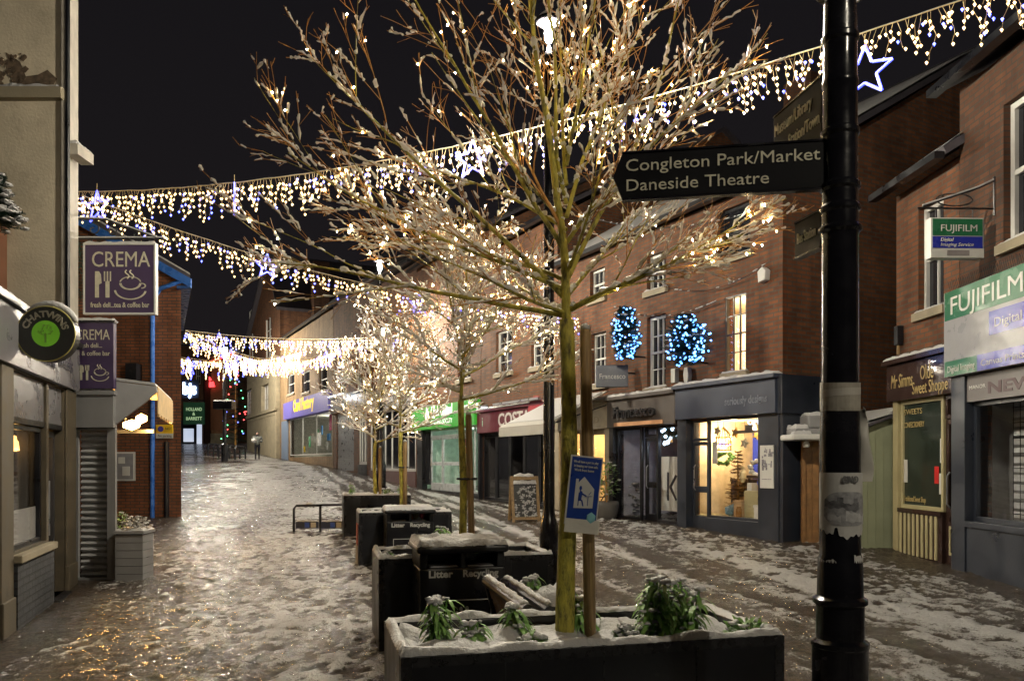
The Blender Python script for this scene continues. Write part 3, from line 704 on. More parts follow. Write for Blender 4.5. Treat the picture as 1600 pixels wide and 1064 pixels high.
MB().use(mat('yellow sale label', (.8, .45, .02), .5, emit=(1, .5, .03), es=.5)).box(sx0+1.42, sx0+1.8, .1, .12, zs0-.2, zs0-.06).build('label', None, B)
po = F.rect(1197, 1218, 696, 762)
PO = thing('wall_poster', 'white framed poster on the navy pillar of the corner shop', 'poster', F.world(po[0], -.125, po[2]), F.rz)
pw, ph = po[1]-po[0], po[3]-po[2]
MB().use(LETW).box(0, pw, -.02, 0, 0, ph).build('sheet', None, PO)
mb = MB().use(mat('grey print', (.2, .19, .22), .7, var=.6, ns=30, bump=0))
for k in range(26): a = rng.uniform(.12, .85)*pw; b_ = rng.uniform(.4, .85)*ph; mb.box(a, a+rng.uniform(.015, .06), -.0225, -.0205, b_, b_+rng.uniform(.02, .08))
mb.box(pw*.15, pw*.85, -.0225, -.0205, ph*.2, ph*.215); mb.build('print', None, PO)
# display in the corner shop window
sz_ = max(0, s1[2]-.07)
MB().use(CRM).box(us-.1, s1[1]+.25, .13, .8, .06, s1[2]+.02).build('window_platform', None, B)
def W_(u, y, z): return F1.world(u-1.07*y, y, z+(sz_ if z < 1.0 and y < .82 else 0))
t = thing('lantern_birdcage', 'gilt wire birdcage hanging in the bright corner shop window', 'birdcage', W_(sx0+.42, .6, 1.62), F.rz)
mb = MB().use(mat('gilt wire', (.6, .38, .1), .3, metal=.8, bump=0))
for k in range(14):
    a = 2*math.pi*k/14; c_, s_ = math.cos(a), math.sin(a)
    mb.tube([(.15*c_, .15*s_, 0), (.15*c_, .15*s_, .25), (.1*c_, .1*s_, .36), (0, 0, .46)], .007, 4)
for zz, r_ in ((0, .15), (.12, .15), (.25, .16)): mb.tube([(r_*math.cos(k), r_*math.sin(k), zz) for k in np.linspace(0, 6.283, 20)], .009, 4)
mb.tube([(0, 0, .46), (0, 0, .75)], .005, 4); mb.build('cage', None, t)
mb = MB().use(BLUEB)
for k in range(14): mb.blob((rng.uniform(-.1, .1), rng.uniform(-.1, .1), rng.uniform(.03, .2)), .018, .018, .018)
mb.build('fairy_lights', None, t)
def conifer(name, label, cat, loc, h, r, bulbs=0, snow=0, group=None, rz=0, seed=1, bm=None, scale=1, bare=.1, ball=False):
    rg = random.Random(seed); t = thing(name, label, cat, loc, rz, group)
    MB().tube([(0, 0, .0 if ball else -.05), (0, 0, h*.95)], [.03*scale, .008], 6).build('trunk', TWIG, t)
    mb = MB().use(NEEDLE); sn = MB().use(SNOW)
    lev = 16; tips = []
    for i in range(lev):
        zz = h*(bare+(1-bare)*i/lev); rr = r*(1-(i/lev))**.8 if not ball else r*max(.1, math.sin(math.pi*(.16+.80*(i/lev)))**.8)
        for k in range(max(7, int((24 if ball else 13)*(1-i/lev*.6)))):
            a = rg.uniform(0, 6.283); L_ = rr*rg.uniform(.7, 1.12)+.02
            d = Vector((math.cos(a), math.sin(a), rg.uniform(-.15, .35))); e = Vector((0, 0, zz))+d*L_; tips.append((e, d))
            mb.tube([(0, 0, zz), e], [.006, .002], 3, False)
            side = Vector((-d.y, d.x, 0)).normalized()
            for q_ in range(9):
                f_ = .2+.8*q_/9; b_ = Vector((0, 0, zz))+d*L_*f_; l2 = .085*scale*(1.25-f_*.6)*(1.35 if ball else 1)
                for sg in (-1, 1):
                    ed = (d*.6+side*sg*.8+Vector((0, 0, rg.uniform(-.3, .4)))).normalized()*l2
                    wv = d*.014*scale*(1.5 if ball else 1)
                    mb.face([b_-wv, b_+wv, b_+ed])
            if snow and rg.random() < snow: sn.blob(e*.85+Vector((0, 0, zz*.15+.012)), .05*scale, .05*scale, .02*scale, .4, rg)
    mb.build('foliage', None, t)
    if snow: sn.build('snow_cover', None, t)
    if bulbs:
        b1 = MB(); b1.blob((0, 0, 0), .02*scale, .02*scale, .02*scale, 0); first = None
        for k in range(bulbs):
            e, d = tips[rg.randrange(len(tips))]; q_ = rg.uniform(.35, 1)**.6; p_ = Vector((e.x*q_, e.y*q_-.05, e.z))+Vector((rg.uniform(-.03, .03),)*3)
            if first is None: first = b1.build('bulb', bm, t); o = first
            else: o = first.copy(); col.objects.link(o); o.parent = t
            o.location = p_
        rest = MB().use(bm)
        for k in range(int(bulbs*.9)):
            e, d = tips[rg.randrange(len(tips))]; q_ = rg.uniform(.2, 1)**.6; rest.blob((e.x*q_, e.y*q_-.06, e.z), .018*scale, .018*scale, .018*scale, 0)
        rest.build('bulb_mass', None, t)['kind'] = 'stuff'
    return t
ICYB = glow('icy blue bulb', (.09, .34, 1), 6.5)
t = conifer('dried_foliage_figure', 'tall bronze dried foliage bundle standing in the lit shop window', 'dried plant', W_(sx0+.82, .75, .1), 1.3, .25, rz=0, seed=12, bare=.15)
for ch in t.children:
    ch.data.materials.clear(); ch.data.materials.append(mat('bronze dried leaves', (.30, .17, .05), .6, bump=0))
def item(name, label, cat, u, y, z, fn): 
    t = thing(name, label, cat, W_(u, y, z), F1.rz); m = MB(); fn(m); m.build('body', None, t, bevel=.006); return t
item('display_plinth', 'cream display block in the middle of the lit shop window', 'plinth', sx0+.98, .35, .1, lambda m: (m.use(CRM).box(0, .34, 0, .3, 0, .5), m.use(WHITE).box(.02, .14, .05, .2, .501, .64)))
item('gift_box', 'orange striped gift box with red side in window corner', 'box', sx0+1.42, .2, .1, lambda m: (m.use(mat('orange card', (.55, .25, .04))).box(0, .25, 0, .2, 0, .3), m.use(P_R).box(.251, .36, .02, .2, 0, .26)))
item('teal_bag', 'crumpled blue grey bag lying at the foot of the shop window', 'bag', sx0+.42, .3, .1, lambda m: [m.use(mat('teal cloth', (.08, .16, .22))).blob((.1+.1*k, .1, .1+.04*(k % 2)), .13, .1, .12, .25) for k in range(3)])
item('candle_jar', 'small amber glass jar beside the display block', 'jar', sx0+.84, .25, .1, lambda m: m.use(mat('amber glass', (.25, .12, .03), .1)).lathe([(.05, 0), (.055, .02), (.055, .15), (.04, .17), (.045, .2)], 12))
item('side_table', 'dark side table carrying a white wreath in the shop window', 'table', sx0+1.15, .7, .1, lambda m: (m.use(mat('dark table top', (.06, .04, .03))).box(-.1, .6, 0, .4, .72, .78), [m.box(x, x+.04, y, y+.04, 0, .719) for x in (-.08, .54) for y in (.02, .34)], [m.use(WHITE).blob((.12+.16*math.cos(k), .05, .92+.14*math.sin(k)), .07, .05, .06, .3) for k in np.linspace(0, 6, 9)]))
item('white_lantern', 'pale lantern with framed picture on the table in lit window', 'lantern', sx0+1.5, .9, .89, lambda m: (m.use(CRM).box(0, .3, 0, .05, 0, .62), m.use(mat('landscape print', (.35, .33, .28))).box(.03, .27, -.006, -.001, .05, .56)))
rz_ = random.Random(77)
GOLDM = mat('gilt wire', (0, 0, 0))
for k, (u, y, z) in enumerate(((.75, .5, 1.95), (1.0, .7, 1.75), (1.3, .45, 1.9), (.25, .5, 2.0), (1.5, .5, 1.7))):
    def fn(m, k=k):
        pts = [(.11*(1 if q % 2 == 0 else .45)*math.cos(q*math.pi/5), .11*(1 if q % 2 == 0 else .45)*math.sin(q*math.pi/5)) for q in range(10)]
        m.use([GOLDM, WHITE][k % 2]).prism(pts, 'y', -.02, .02); m.use(BLACK).tube([(0, 0, .1), (0, 0, .55)], .004, 4)
    item('hanging_star', ['gilt star ornament hanging near the middle of the lit shop window', 'white star ornament hanging behind the gilt one in the lit window', 'gilt star ornament high in the lit shop window', 'white star ornament near the door side of the lit window', 'gilt star ornament at the right edge of the lit window'][k], 'ornament', sx0+u, y, z, fn)
item('paper_notice', 'white paper price notice on the left of the lit shop window', 'notice', sx0+.12, .06, 1.35, lambda m: m.use(LETW).box(0, .14, 0, .01, 0, .42))
item('wreath', 'dark leafy wreath under the birdcage in the lit window', 'wreath', sx0+.42, .5, 1.45, lambda m: [m.use(LEAF).blob((.22*math.cos(q), .05*math.sin(q*3), .1*math.sin(q)), .06, .05, .05, .5, rz_) for q in np.linspace(0, 6.2, 16)])
for k, (u, y, w_, h_, z, m_, lb) in enumerate(((.70, .28, .2, .26, .1, 'tan card', 'tan gift box on the floor of the lit shop window'), (1.22, .18, .22, .2, .1, 'white card', 'white gift box left of the orange striped box'), (1.28, .5, .25, .32, .1, 'brown basket', 'brown basket behind the white gift box'), (.95, .4, .12, .3, .75, 'cream vase', 'cream vase standing above the display block'), (1.62, .4, .16, .5, .41, 'golden bouquet', 'golden bouquet above the orange striped box'), (.62, .9, .4, .9, .1, 'dark cabinet', 'dark cabinet at the back of the lit shop'))):
    cc = {'tan card': (.4, .25, .12), 'white card': (.6, .58, .55), 'brown basket': (.2, .11, .05), 'cream vase': (.6, .5, .3), 'golden bouquet': (.55, .33, .06), 'dark cabinet': (.08, .055, .04)}[m_]
    def fn(m, m_=m_, cc=cc, w_=w_, h_=h_):
        m.use(mat(m_, cc))
        if m_ in ('cream vase',): m.lathe([(.03, 0), (.06, .08), (.065, .18), (.03, .25), (.045, h_)], 14)
        elif m_ == 'brown basket': m.lathe([(.1, 0), (.15, h_*.6), (.16, h_*.65), (.14, h_*.66), (.09, .05)], 14).tube([(-.14, 0, h_*.6), (-.1, 0, h_), (.1, 0, h_), (.14, 0, h_*.6)], .012, 6)
        elif m_ == 'golden bouquet': [m.blob((rz_.uniform(-.1, .14), rz_.uniform(-.1, .1), rz_.uniform(0, h_)), .05, .05, .05, .5, rz_) for q in range(22)]
        else: m.box(0, w_, 0, w_*.8, 0, h_).box(-.01, w_+.01, -.01, w_*.8+.01, h_+.001, h_+.05)
    item({'tan card': 'gift_box', 'white card': 'gift_box', 'brown basket': 'basket', 'cream vase': 'vase', 'golden bouquet': 'bouquet', 'dark cabinet': 'cabinet'}[m_], lb, {'tan card': 'box', 'white card': 'box', 'brown basket': 'basket', 'cream vase': 'vase', 'golden bouquet': 'flowers', 'dark cabinet': 'cabinet'}[m_], sx0+u, y, z, fn)
# grey shop with the back-lit name
DGREY = mat('graphite fascia', (.085, .075, .07), .4, var=.15)
f = fascia(B, uf-.02, us-.18, zq0, zq1, DGREY, .16)
tx = text('Francesco', .34, mat('polished steel lettering', (.05, .05, .055), .25, metal=.5, bump=0), f, uf+.35, -.24, zq0+.2, width=1.45, bold=.008, ext=.03)
tx2 = MB().use(mat('copper strip', (.55, .30, .16), .4)).box(uf+.3, us-.55, -.19, -.161, zq0+.02, zq0+.1).build('strip', None, f)
pier(B, uf-.02, uf+.14, -.4, zq0-.005, BLACK, -.1)
a, b_ = F.rect(976, 1003, 675, 806), F.rect(1026, 1056, 672, 809)
shopwin(B, uf+.14, a[1], .12, zq0-.006, .02, BLACK); shopdoor(B, a[1]+.01, b_[0]-.01, .02, zq0-.25, .1, BLACK, midz=.9)
shopwin(B, a[1]+.01, b_[0]-.01, zq0-.24, zq0-.006, .1, BLACK, name='fanlight'); shopwin(B, b_[0], us-.16, .12, zq0-.006, .02, BLACK)
MB().use(BLACK).box(uf+.14, us-.16, -.06, .05, -.5, .119).build('stall_riser', None, B)
room(B, uf+.14, us-.16, .13, 2.4, .03, zq0-.02, mat('lilac grey interior', (.30, .30, .36), .8))
lamp('shop_lamp', (us-.6, .7, zq0-.4), 9, (.75, .85, 1), .05, B)
MB().use(mat('pink display garment', (.45, .06, .22), .7)).box(a[1]+.3, a[1]+.55, .9, 1.0, 1.0, 1.9).build('display_panel', None, B)
conifer('window_tree', 'pale snowy artificial tree behind the left pane of the graphite shop', 'christmas tree', F.world(uf+.55-.55, .5, .1), 1.55, .3, snow=.6, seed=5)
item('white_display_box', 'tall white plinth with dark letter K in the graphite shop', 'plinth', b_[0]+.1, .28, .1, lambda m: (m.use(LETW).box(0, .56, 0, .5, 0, 1.15), m.use(NAVY).box(.2, .26, -.006, -.001, .22, .82), m.prism([(.27, .52), (.48, .78), (.53, .74), (.32, .47)], 'y', -.006, -.001), m.prism([(.32, .56), (.53, .25), (.48, .22), (.27, .5)], 'y', -.006, -.001)))
t = conifer('window_garland', 'round garland of white baubles in the graphite shop window', 'garland', F.world(b_[0]+.05, .35, 1.85), .35, .3, seed=9)
mb = MB().use(glow('cool bauble lights', (.6, .8, 1), 5))
for k in range(12): mb.blob((rng.uniform(-.25, .25), rng.uniform(-.2, .0), rng.uniform(-.1, .3)), .04, .04, .04, .1)
mb.build('bauble_lights', None, t)
# cream shop
CRS = mat('warm cream shopfront paint', (.36, .31, .23), .5)
f = fascia(B, .05, uf-.04, zq0+.0, zq1-.02, CRS, .12)
text('WILD', .22, mat('faded taupe lettering', (.3, .25, .18), .6, bump=0), f, uf-1.15, -.125, zq0+.14, width=.75)
pier(B, .0, .2, -.4, zq0-.005, CRS, -.1); pier(B, uf-.2, uf-.03, -.4, zq0-.005, CRS, -.1)
um = .2+(uf-.4)*.62
shopwin(B, .2, um, .45, zq0-.006, .03, CRS, mull=2, trans=2.1, fw=.08); shopdoor(B, um+.01, uf-.21, .02, 2.1, .05, CRS, midz=.9)
shopwin(B, um+.01, uf-.21, 2.11, zq0-.006, .05, CRS, name='fanlight')
MB().use(CRS).box(.2, um, -.06, .05, -.5, .449).build('stall_riser', None, B)
room(B, .2, uf-.2, .12, 3, .03, zq0-.01, mat('honey interior', (.7, .55, .32), .8))
lamp('shop_lamp', (um+.3, 1.2, 1.75), 55, (1, .72, .38), .06, B); lamp('shop_lamp', (.8, 1.0, 2.1), 40, (1, .72, .38), .06, B)
mb = MB().use(glow('warm pendant bulb', (1, .8, .5), 25)).blob((um+.35, .8, 1.7), .06, .06, .06, 0).use(WARMB)
for k in range(60): mb.blob((rng.uniform(.3, um-.1), rng.uniform(.25, .4), rng.uniform(.6, 2.6)), .012, .012, .012)
mb.build('fairy_lights', None, B)
# awning over the cream shop
AW = thing('shop_awning', 'grey white sloping awning spread over the cream shop doorway', 'awning', F.world(.1, -.14, 0), F.rz)
za, zb_ = 2.98, 2.2; al = uf-.1
mb = MB().use(mat('off white canvas', (.36, .35, .32), .8, var=.06)).prism([(0, za), (-1.6, zb_), (-1.6, zb_+.025), (0, za+.025)], 'x', 0, al)
mb.prism([(-1.6, zb_-.2), (-1.58, zb_-.2), (-1.58, zb_-.001), (-1.6, zb_-.001)], 'x', 0, al); mb.build('canvas', None, AW)
MB().use(SNOW).prism([(-.1, za-.02), (-1.4, zb_+.124), (-1.4, zb_+.15), (-.1, za+.0)], 'x', .1, al-.1).build('snow_cover', None, AW)
MB().use(BLACK).tube([(.05, -1.58, zb_-.02), (.05, -.02, za-.3)], .015, 6).tube([(al-.05, -1.58, zb_-.02), (al-.05, -.02, za-.3)], .015, 6).tube([(0, -1.58, zb_-.02), (al, -1.58, zb_-.02)], .02, 6).build('arm', None, AW)
# hanging sign, alarms, wall trees, snowy cables
p = at(956, 605, 17.4)
S2 = thing('hanging_sign', 'navy box sign with pale lettering hanging beside the graphite shop fascia', 'hanging sign', p, R(-6))
MB().use(NAVY2).box(-.35, .35, -.06, .06, 0, .48).build('panel', None, S2, bevel=.01)
text('Francesco', .16, LETW, S2, -.28, -.064, .18, width=.56)
MB().use(BLACK).tube([(.35, 0, .3), (1.1, .2, .3)], .02, 6).build('bracket', None, S2)
for i, (px, py) in enumerate(((1058, 592), (1078, 592))):
    u, z = F.at(px, py+6); a_t = thing('alarm_box', ['white rectangular alarm box above the navy fascia', 'white tapered alarm box next to the rectangular one'][i], 'alarm box', F.world(u, -.06, z), F.rz)
    mb = MB().use(WHITE)
    mb.box(-.07, .07, -.05, .055, 0, .28) if i == 0 else mb.prism([(-.05, 0), (.05, 0), (.08, .15), (.05, .3), (-.05, .3), (-.08, .15)], 'y', -.05, .055)
    mb.build('case', None, a_t, bevel=.012)
u, z = F.at(1198, 442); a_t = thing('alarm_box', 'white alarm box high on the brick near the building corner', 'alarm box', F.world(u, -.08, z), F.rz)
MB().use(WHITE).prism([(-.08, 0), (.08, .03), (.1, .2), (.0, .27), (-.1, .2)], 'y', -.05, .075).build('case', None, a_t, bevel=.015)
for i, (px, pb, h_, r_) in enumerate(((978, 560, 1.1, .31), (1073, 569, .94, .43))):
    u, z = F.at(px, pb, -.5)
    conifer('wall_tree', ['tall narrow blue-lit fir on the brick wall left of the sash window', 'squat round blue-lit fir on the brick wall right of the sash window'][i], 'christmas tree', F.world(u, -.5, z), h_, r_, bulbs=98, snow=.1, ball=True, group='blue-lit firs on the brick wall', seed=20+i, bm=ICYB, scale=1.1, bare=.02)
    t = thing('tree_bracket', ['dark wall bracket holding the narrow blue-lit fir', 'dark wall bracket holding the round blue-lit fir'][i], 'bracket', F.world(u, -.5, z), F.rz)
    MB().use(BLACK).tube([(0, 0, .05), (0, .5, .05)], .02, 6).build('arm', None, t)
mb = MB().use(BLACK); sn = MB().use(SNOW)
for (a, b_, sg) in (((900, 330), (1180, 330), .35), ((990, 420), (1200, 410), .5), ((960, 480), (1120, 470), .25)):
    u0, z0_ = F.at(*a, -.1); u1, z1_ = F.at(*b_, -.1); pts = []
    for k in range(25):
        t_ = k/24; pts.append(Vector((u0+(u1-u0)*t_, -.1, z0_+(z1_-z0_)*t_-4*sg*t_*(1-t_))))
    mb.tube(pts, .007, 4)
    for k in range(40):
        if rng.random() < .6:
            t_ = rng.random(); q = Vector((u0+(u1-u0)*t_, -.1, z0_+(z1_-z0_)*t_-4*sg*t_*(1-t_)+.012)); sn.blob(q, rng.uniform(.02, .06), .012, .014, .3)
t = thing('wall_cable', 'slack dark cables with beads of snow across the red brick wall', 'cable', F.world(0, 0, 0), F.rz)
mb.build('wire', None, t); sn.build('snow_cover', None, t)
# dark alley wall and downpipes
MB().tube([(W+.05, 1.6, 0), (W+.05, 1.6, ze)], .05, 8).build('downpipe', BLACK, B)
ch = MB(); ch.box(2.2, 3.1, 5.6, 6.5, ze+3, ze+5).build('chimney', BR_DARK, B, uv=True)
# ---- coffee shop building
def row(name, label, px0, px1, ze_abs, bm, zb, depth=11, rise=3.2, wins=(), holes=()):
    F = Fr(LX(px0), LX(px1), zb); B = F.root(name, label, 'building')
    hs = [F.rect(*w_[:4]) for w_ in wins]
    gable_shell(B, F.W-.01, depth, ze_abs-zb, rise, bm, hs+list(holes)); gable_roof(B, F.W-.01, depth, ze_abs-zb, rise)
    for h_, w_ in zip(hs, wins): window(B, *h_, cols=w_[4], rows=w_[5])
    return F, B
F = Fr(LX(752), LX(871.5), .36); z0, z1 = F.at(756, 677)[1], F.at(756, 645)[1]
F, B = row('brick_building', 'red brick building above the maroon fascia of the coffee shop', 752, 871.5, 7.9, BR_RED, .36, wins=[(775, 800, 520, 585, 2, 4), (830, 850, 508, 575, 2, 4)], holes=[(.1, F.W-.1, .1, z0)])
MAR = mat('maroon fascia', (.10, .012, .022), .4)
f = fascia(B, .02, F.W-.03, z0, z1, MAR, .16)
u, _ = F.at(786, 650)
text('COSTA', .52, LETW, f, u, -.165, z0+.16, width=F.at(836, 650)[0]-u, bold=.012)
text('i', .4, mat('mint lettering', (.3, .6, .45)), f, .38, -.165, z0+.2)
MB().use(mat('maroon roundel', (.3, .04, .05))).lathe([(0, 0), (.42, 0), (.42, .05), (0, .05)], 28).build('roundel', None, f, loc=(F.at(848, 650)[0], -.17, z0+.45), rot=(R(90), 0, 0))
lm = MB().use(STEEL).box(.35, 1.0, -.35, -.25, z1+.12, z1+.18).box(1.5, F.W-.4, -.35, -.25, z1+.12, z1+.18)
lm.use(glow('fascia strip lamp', (.75, .88, 1), 6)).box(.38, .97, -.34, -.26, z1+.112, z1+.119); lm.build('strip_lamp', None, f)
for k in range(5):
    a = .12+k*(F.W-.25)/5; shopwin(B, a, a+(F.W-.25)/5-.02, .12, z0-.01, .06, BLACK, trans=2.0, gm=GLASSDARK if k % 2 else None)
MB().use(BLACK).box(.1, F.W-.1, -.03, .05, -.8, .119).build('stall_riser', None, B)
pier(B, 0, .1, -.9, z0, BLACK, -.12); room(B, .1, F.W-.1, .1, 2.5, .1, z0, DARKIN)
F2 = F
# ---- building society with the lit green fascia
F = Fr(LX(652), LX(751.5), .5); z0, z1 = F.at(652, 673)[1], F.at(652, 640)[1]
F, B = row('brick_building', 'brick building with the bright green fascia and lit glass entrance', 652, 751.5, 8.6, BR_RED, .5, wins=[(665, 685, 545, 600, 2, 4), (715, 735, 535, 595, 2, 4)], holes=[(.15, F.W-.1, .1, z0)])
f = MB().use(mat('backlit green fascia', (.03, .22, .03), .35, var=.05, emit=(.03, .3, .02), es=.55, bump=0)).box(.0, F.W-.02, -.22, -.001, z0, z1).build('fascia', None, B, bevel=.008)
u = F.at(683, 655)[0]; LG = glow('backlit white lettering', (.9, 1, .85), 1.1)
text('Leek United', .5, LG, f, u, -.225, z0+.42, width=F.at(716, 650)[0]-u, bold=.012); text('BUILDING SOCIETY', .22, LG, f, u, -.225, z0+.14, width=F.at(716, 650)[0]-u)
MB().use(LG).prism([(0, .3), (.2, .1), (.4, .3), (.2, .75)], 'y', -.226, -.221).prism([(.05, .1), (.2, .0), (.35, .1), (.2, .2)], 'y', -.226, -.221).build('emblem', None, f, loc=(u-.6, 0, z0+.1))
text('more', .3, LG, f, F.at(731, 640)[0], -.225, z0+.5, width=.55)
d = F.rect(672, 690, 676, 766); d2 = F.rect(690, 732, 676, 768)
shopwin(B, .7, d[0], .3, z0-.01, .05, BLACK, gm=GLASSDARK)
MB().use(BLACK).box(.15, .7, -.08, .1, -.9, z0-.01).box(.7, F.W-.1, -.05, .05, -.9, .12).build('pilaster', None, B)
ALU = mat('pale aluminium frame', (.45, .48, .5), .35)
shopdoor(B, d[0]+.01, d[1], .13, z0-.3, .05, ALU, midz=1.05); shopdoor(B, d[1]+.01, d2[1], .13, z0-.3, .05, ALU, midz=1.05)
shopwin(B, d[0]+.01, d2[1], z0-.29, z0-.01, .05, ALU, name='fanlight'); shopwin(B, d2[1]+.01, F.W-.15, .13, z0-.01, .05, ALU, mull=1)
room(B, .71, F.W-.12, .12, 3, .12, z0-.005, mat('mint white interior', (.55, .68, .58), .7))
MB().use(mat('grey office partition', (.2, .24, .24))).box(d[0], d[0]+.8, 2.0, 2.9, .13, 2.2).use(WHITE).box(d[1], d[1]+1.2, 1.6, 2.0, .13, 1.1).build('counter', None, B)
lamp('shop_lamp', (d[1]+.4, 1.0, z0-.4), 26, (.8, 1, .85), .1, B); lamp('shop_lamp', (d2[1]+.3, 1.4, z0-.4), 14, (.8, 1, .85), .1, B)
mb = MB()
for k in range(8): mb.use([WHITE, P_R, mat('orange leaflet', (.7, .25, .03))][k % 3]).box(d[1]+.8+.24*(k % 2), d[1]+1.0+.24*(k % 2), .5, .52, 1.1+.28*(k//2), 1.33+.28*(k//2))
mb.build('leaflet_display', None, B)
# ---- stepped row of small shops
F = Fr(LX(577), LX(651.5), .75); z0 = F.at(600, 690)[1]
F, B = row('brick_building', 'brick building with tall white shop window frames behind the street trees', 577, 651.5, 9.0, BR_RED, .75, wins=[(590, 602, 560, 610, 2, 3), (622, 636, 555, 608, 2, 3)], holes=[(.15, F.W-.1, .1, 3.0)])
fascia(B, 0, F.W-.03, 3.0, 3.55, GREY, .15)
for k in range(3):
    a = .15+k*(F.W-.25)/3; shopwin(B, a, a+(F.W-.25)/3-.05, .5, 2.99, .05, WHITE, mull=1, gm=GLASSDARK, fw=.1)
MB().use(mat('plum stall riser', (.12, .06, .06))).box(.15, F.W-.1, -.04, .06, -.9, .499).build('stall_riser', None, B)
s_ = F.rect(611, 631, 590, 617, -.3)
t = thing('letting_board', 'white estate agent board with red lettering on the brick wall above the trees', 'board', F.world(s_[0], -.25, s_[2]), F.rz)
MB().use(LETW).box(0, s_[1]-s_[0], -.03, .0, 0, s_[3]-s_[2]).use(WOOD).box(.1, .16, .001, .25, .2, .28).build('panel', None, t)
text('TO LET', .4, mat('red lettering', (.6, .03, .03), bump=0), t, .12, -.034, .15, width=(s_[1]-s_[0])*.85, bold=.01)
F = Fr(LX(521), LX(576.5), 1.1)
F, B = row('brick_building', 'brick building with a closed grey roller shutter beside the card shop', 521, 576.5, 9.4, BR_RED, 1.1, wins=[(533, 541, 575, 620, 2, 3), (556, 564, 570, 616, 2, 3)], holes=[(.6, 3.6, .1, 2.9), (4.4, F.W-.3, .1, 2.9)])
fascia(B, 0, F.W-.03, 2.9, 3.6, BLACK, .15)
mb = MB().use(STEEL)
for k in range(28): mb.box(.6, 3.6, .05, .08 if k % 2 else .065, .1+k*.1, .2+k*.1-.004)
mb.build('roller_shutter', None, B)
lmp = MB().use(BLACK).box(.8, 3.4, -.5, -.4, 3.68, 3.74).use(glow('shutter strip lamp', (.85, .9, 1), 12)).box(.85, 3.35, -.49, -.41, 3.672, 3.679).build('strip_lamp', None, B)
lamp('strip_light', (2.1, -.5, 3.6), 30, (.85, .9, 1), .1, B)
shopwin(B, 4.4, F.W-.3, .4, 2.89, .05, WHITE, mull=2, gm=GLASSDARK, fw=.12); MB().use(BLACK).box(4.3, F.W-.3, -.03, .05, -1, .399).build('stall_riser', None, B)
s_ = F.rect(527, 549, 572, 602, -.6)
t = thing('hanging_sign', 'purple banner sign with white lettering on the far brick wall', 'hanging sign', F.world(s_[0], -.6, s_[2]), F.rz)
MB().use(PURPLE).box(0, s_[1]-s_[0], -.03, .03, 0, s_[3]-s_[2]).build('panel', None, t); MB().use(BLACK).tube([(.2, 0, .5), (.2, .6, .5)], .03, 6).build('bracket', None, t)
text('SALE', .4, LETW, t, .15, -.035, .5, width=(s_[1]-s_[0])*.8)
# ---- card shop
F = Fr(LX(438), LX(520.5), 1.6); z0, z1 = F.at(449, 656)[1], F.at(449, 631)[1]
F, B = row('brick_building', 'buff brick building with the violet fascia and yellow card shop lettering', 438, 520.5, 9.3, BR_BUFF, 1.6, wins=[(449, 460, 587, 617, 1, 2), (472, 484, 582, 615, 1, 2), (499, 511, 577, 612, 1, 2)], holes=[(F.at(453, 690)[0], F.W-.2, .3, z0)])
f = MB().use(mat('violet fascia', (.13, .11, .38), .4, emit=(.12, .1, .4), es=.22, bump=0)).box(F.at(449, 640)[0], F.W-.02, -.25, -.001, z0, z1).build('fascia', None, B)
u = F.at(465, 640)[0]
text('Card Factory', .9, mat('yellow lettering', (.85, .6, .02), .5, bump=0, emit=(1, .65, .03), es=.35), f, u, -.256, z0+.35, width=F.at(498, 640)[0]-u, bold=.05)
ua = F.at(453, 690)[0]
shopwin(B, ua, F.W-.25, .4, z0-.01, .05, WHITE, mull=2)
MB().use(mat('slate blue door', (.12, .16, .24))).box(.5, ua-.4, -.03, .02, -.3, 2.6).build('door', None, B)
room(B, ua, F.W-.21, .1, 3, .3, z0-.005, mat('white card shop interior', (.5, .5, .45), .8))
lamp('shop_lamp', ((ua+F.W)/2, 1.2, z0-.5), 110, (1, .95, .8), .15, B)
mb = MB()
for k in range(16):
    c_ = [(.8, .6, .02), (.7, .05, .2), (.05, .25, .6), (.7, .7, .7), (.1, .4, .2)][k % 5]; x = rng.uniform(ua+.4, F.W-1); zz = rng.uniform(.5, 2.3)
    mb.use(mat('card colour %d' % (k % 5), c_)).box(x, x+rng.uniform(.25, .7), .4+.1*k, .44+.1*k, zz, zz+rng.uniform(.3, .9))
mb.build('poster_display', None, B)
# ---- stone-fronted hall with the tall brick gable
P1 = LX(437.5)
F = Fr((-20.6, 62.5), P1, 2.1); W = F.W; z1 = F.at(380, 597)[1]; zt = F.at(384, 405)[1]
B = F.root('town_hall', 'tall brick gabled hall with pale stone ground floor at the top of the street', 'building')
wa, wb = F.rect(387, 398, 612, 650), F.rect(414, 425, 604, 645); wc, wd = F.rect(388, 396, 487, 590), F.rect(414, 424, 472, 590)
gable_shell(B, W, 14, 9.6, .1, BR_RED, [wc, wd, wa, wb], y0=0)
mb = MB().use(STONE)
mb.wall(-.02, W+.02, -2, z1, [wa, wb], -.25, -.001)
for k in range(6): mb.box(-.02, W+.02, -.28, -.251, 2.6+k*.6, 2.65+k*.6) if not (wa[2]-.1 < 2.6+k*.6 < wa[3]+.1) else None
mb.box(-.1, W+.1, -.45, -.002, z1+.001, z1+.25).box(-.1, W+.1, -.35, -.251, wa[2]-.35, wa[2]-.12); mb.build('stone_front', None, B)
for q in (wa, wb): window(B, *q, cols=3, rows=3, y=.02, sill=False, pm=mat('blind behind window', (.4, .38, .36)))
for q in (wc, wd): window(B, *q, cols=2, rows=5, sill=False)
MB().use(BR_RED).prism([(0, 9.6), (W, 9.6), (W*.7, 13.6)], 'y', -.001, .5).build('gable', None, B, uv=True)
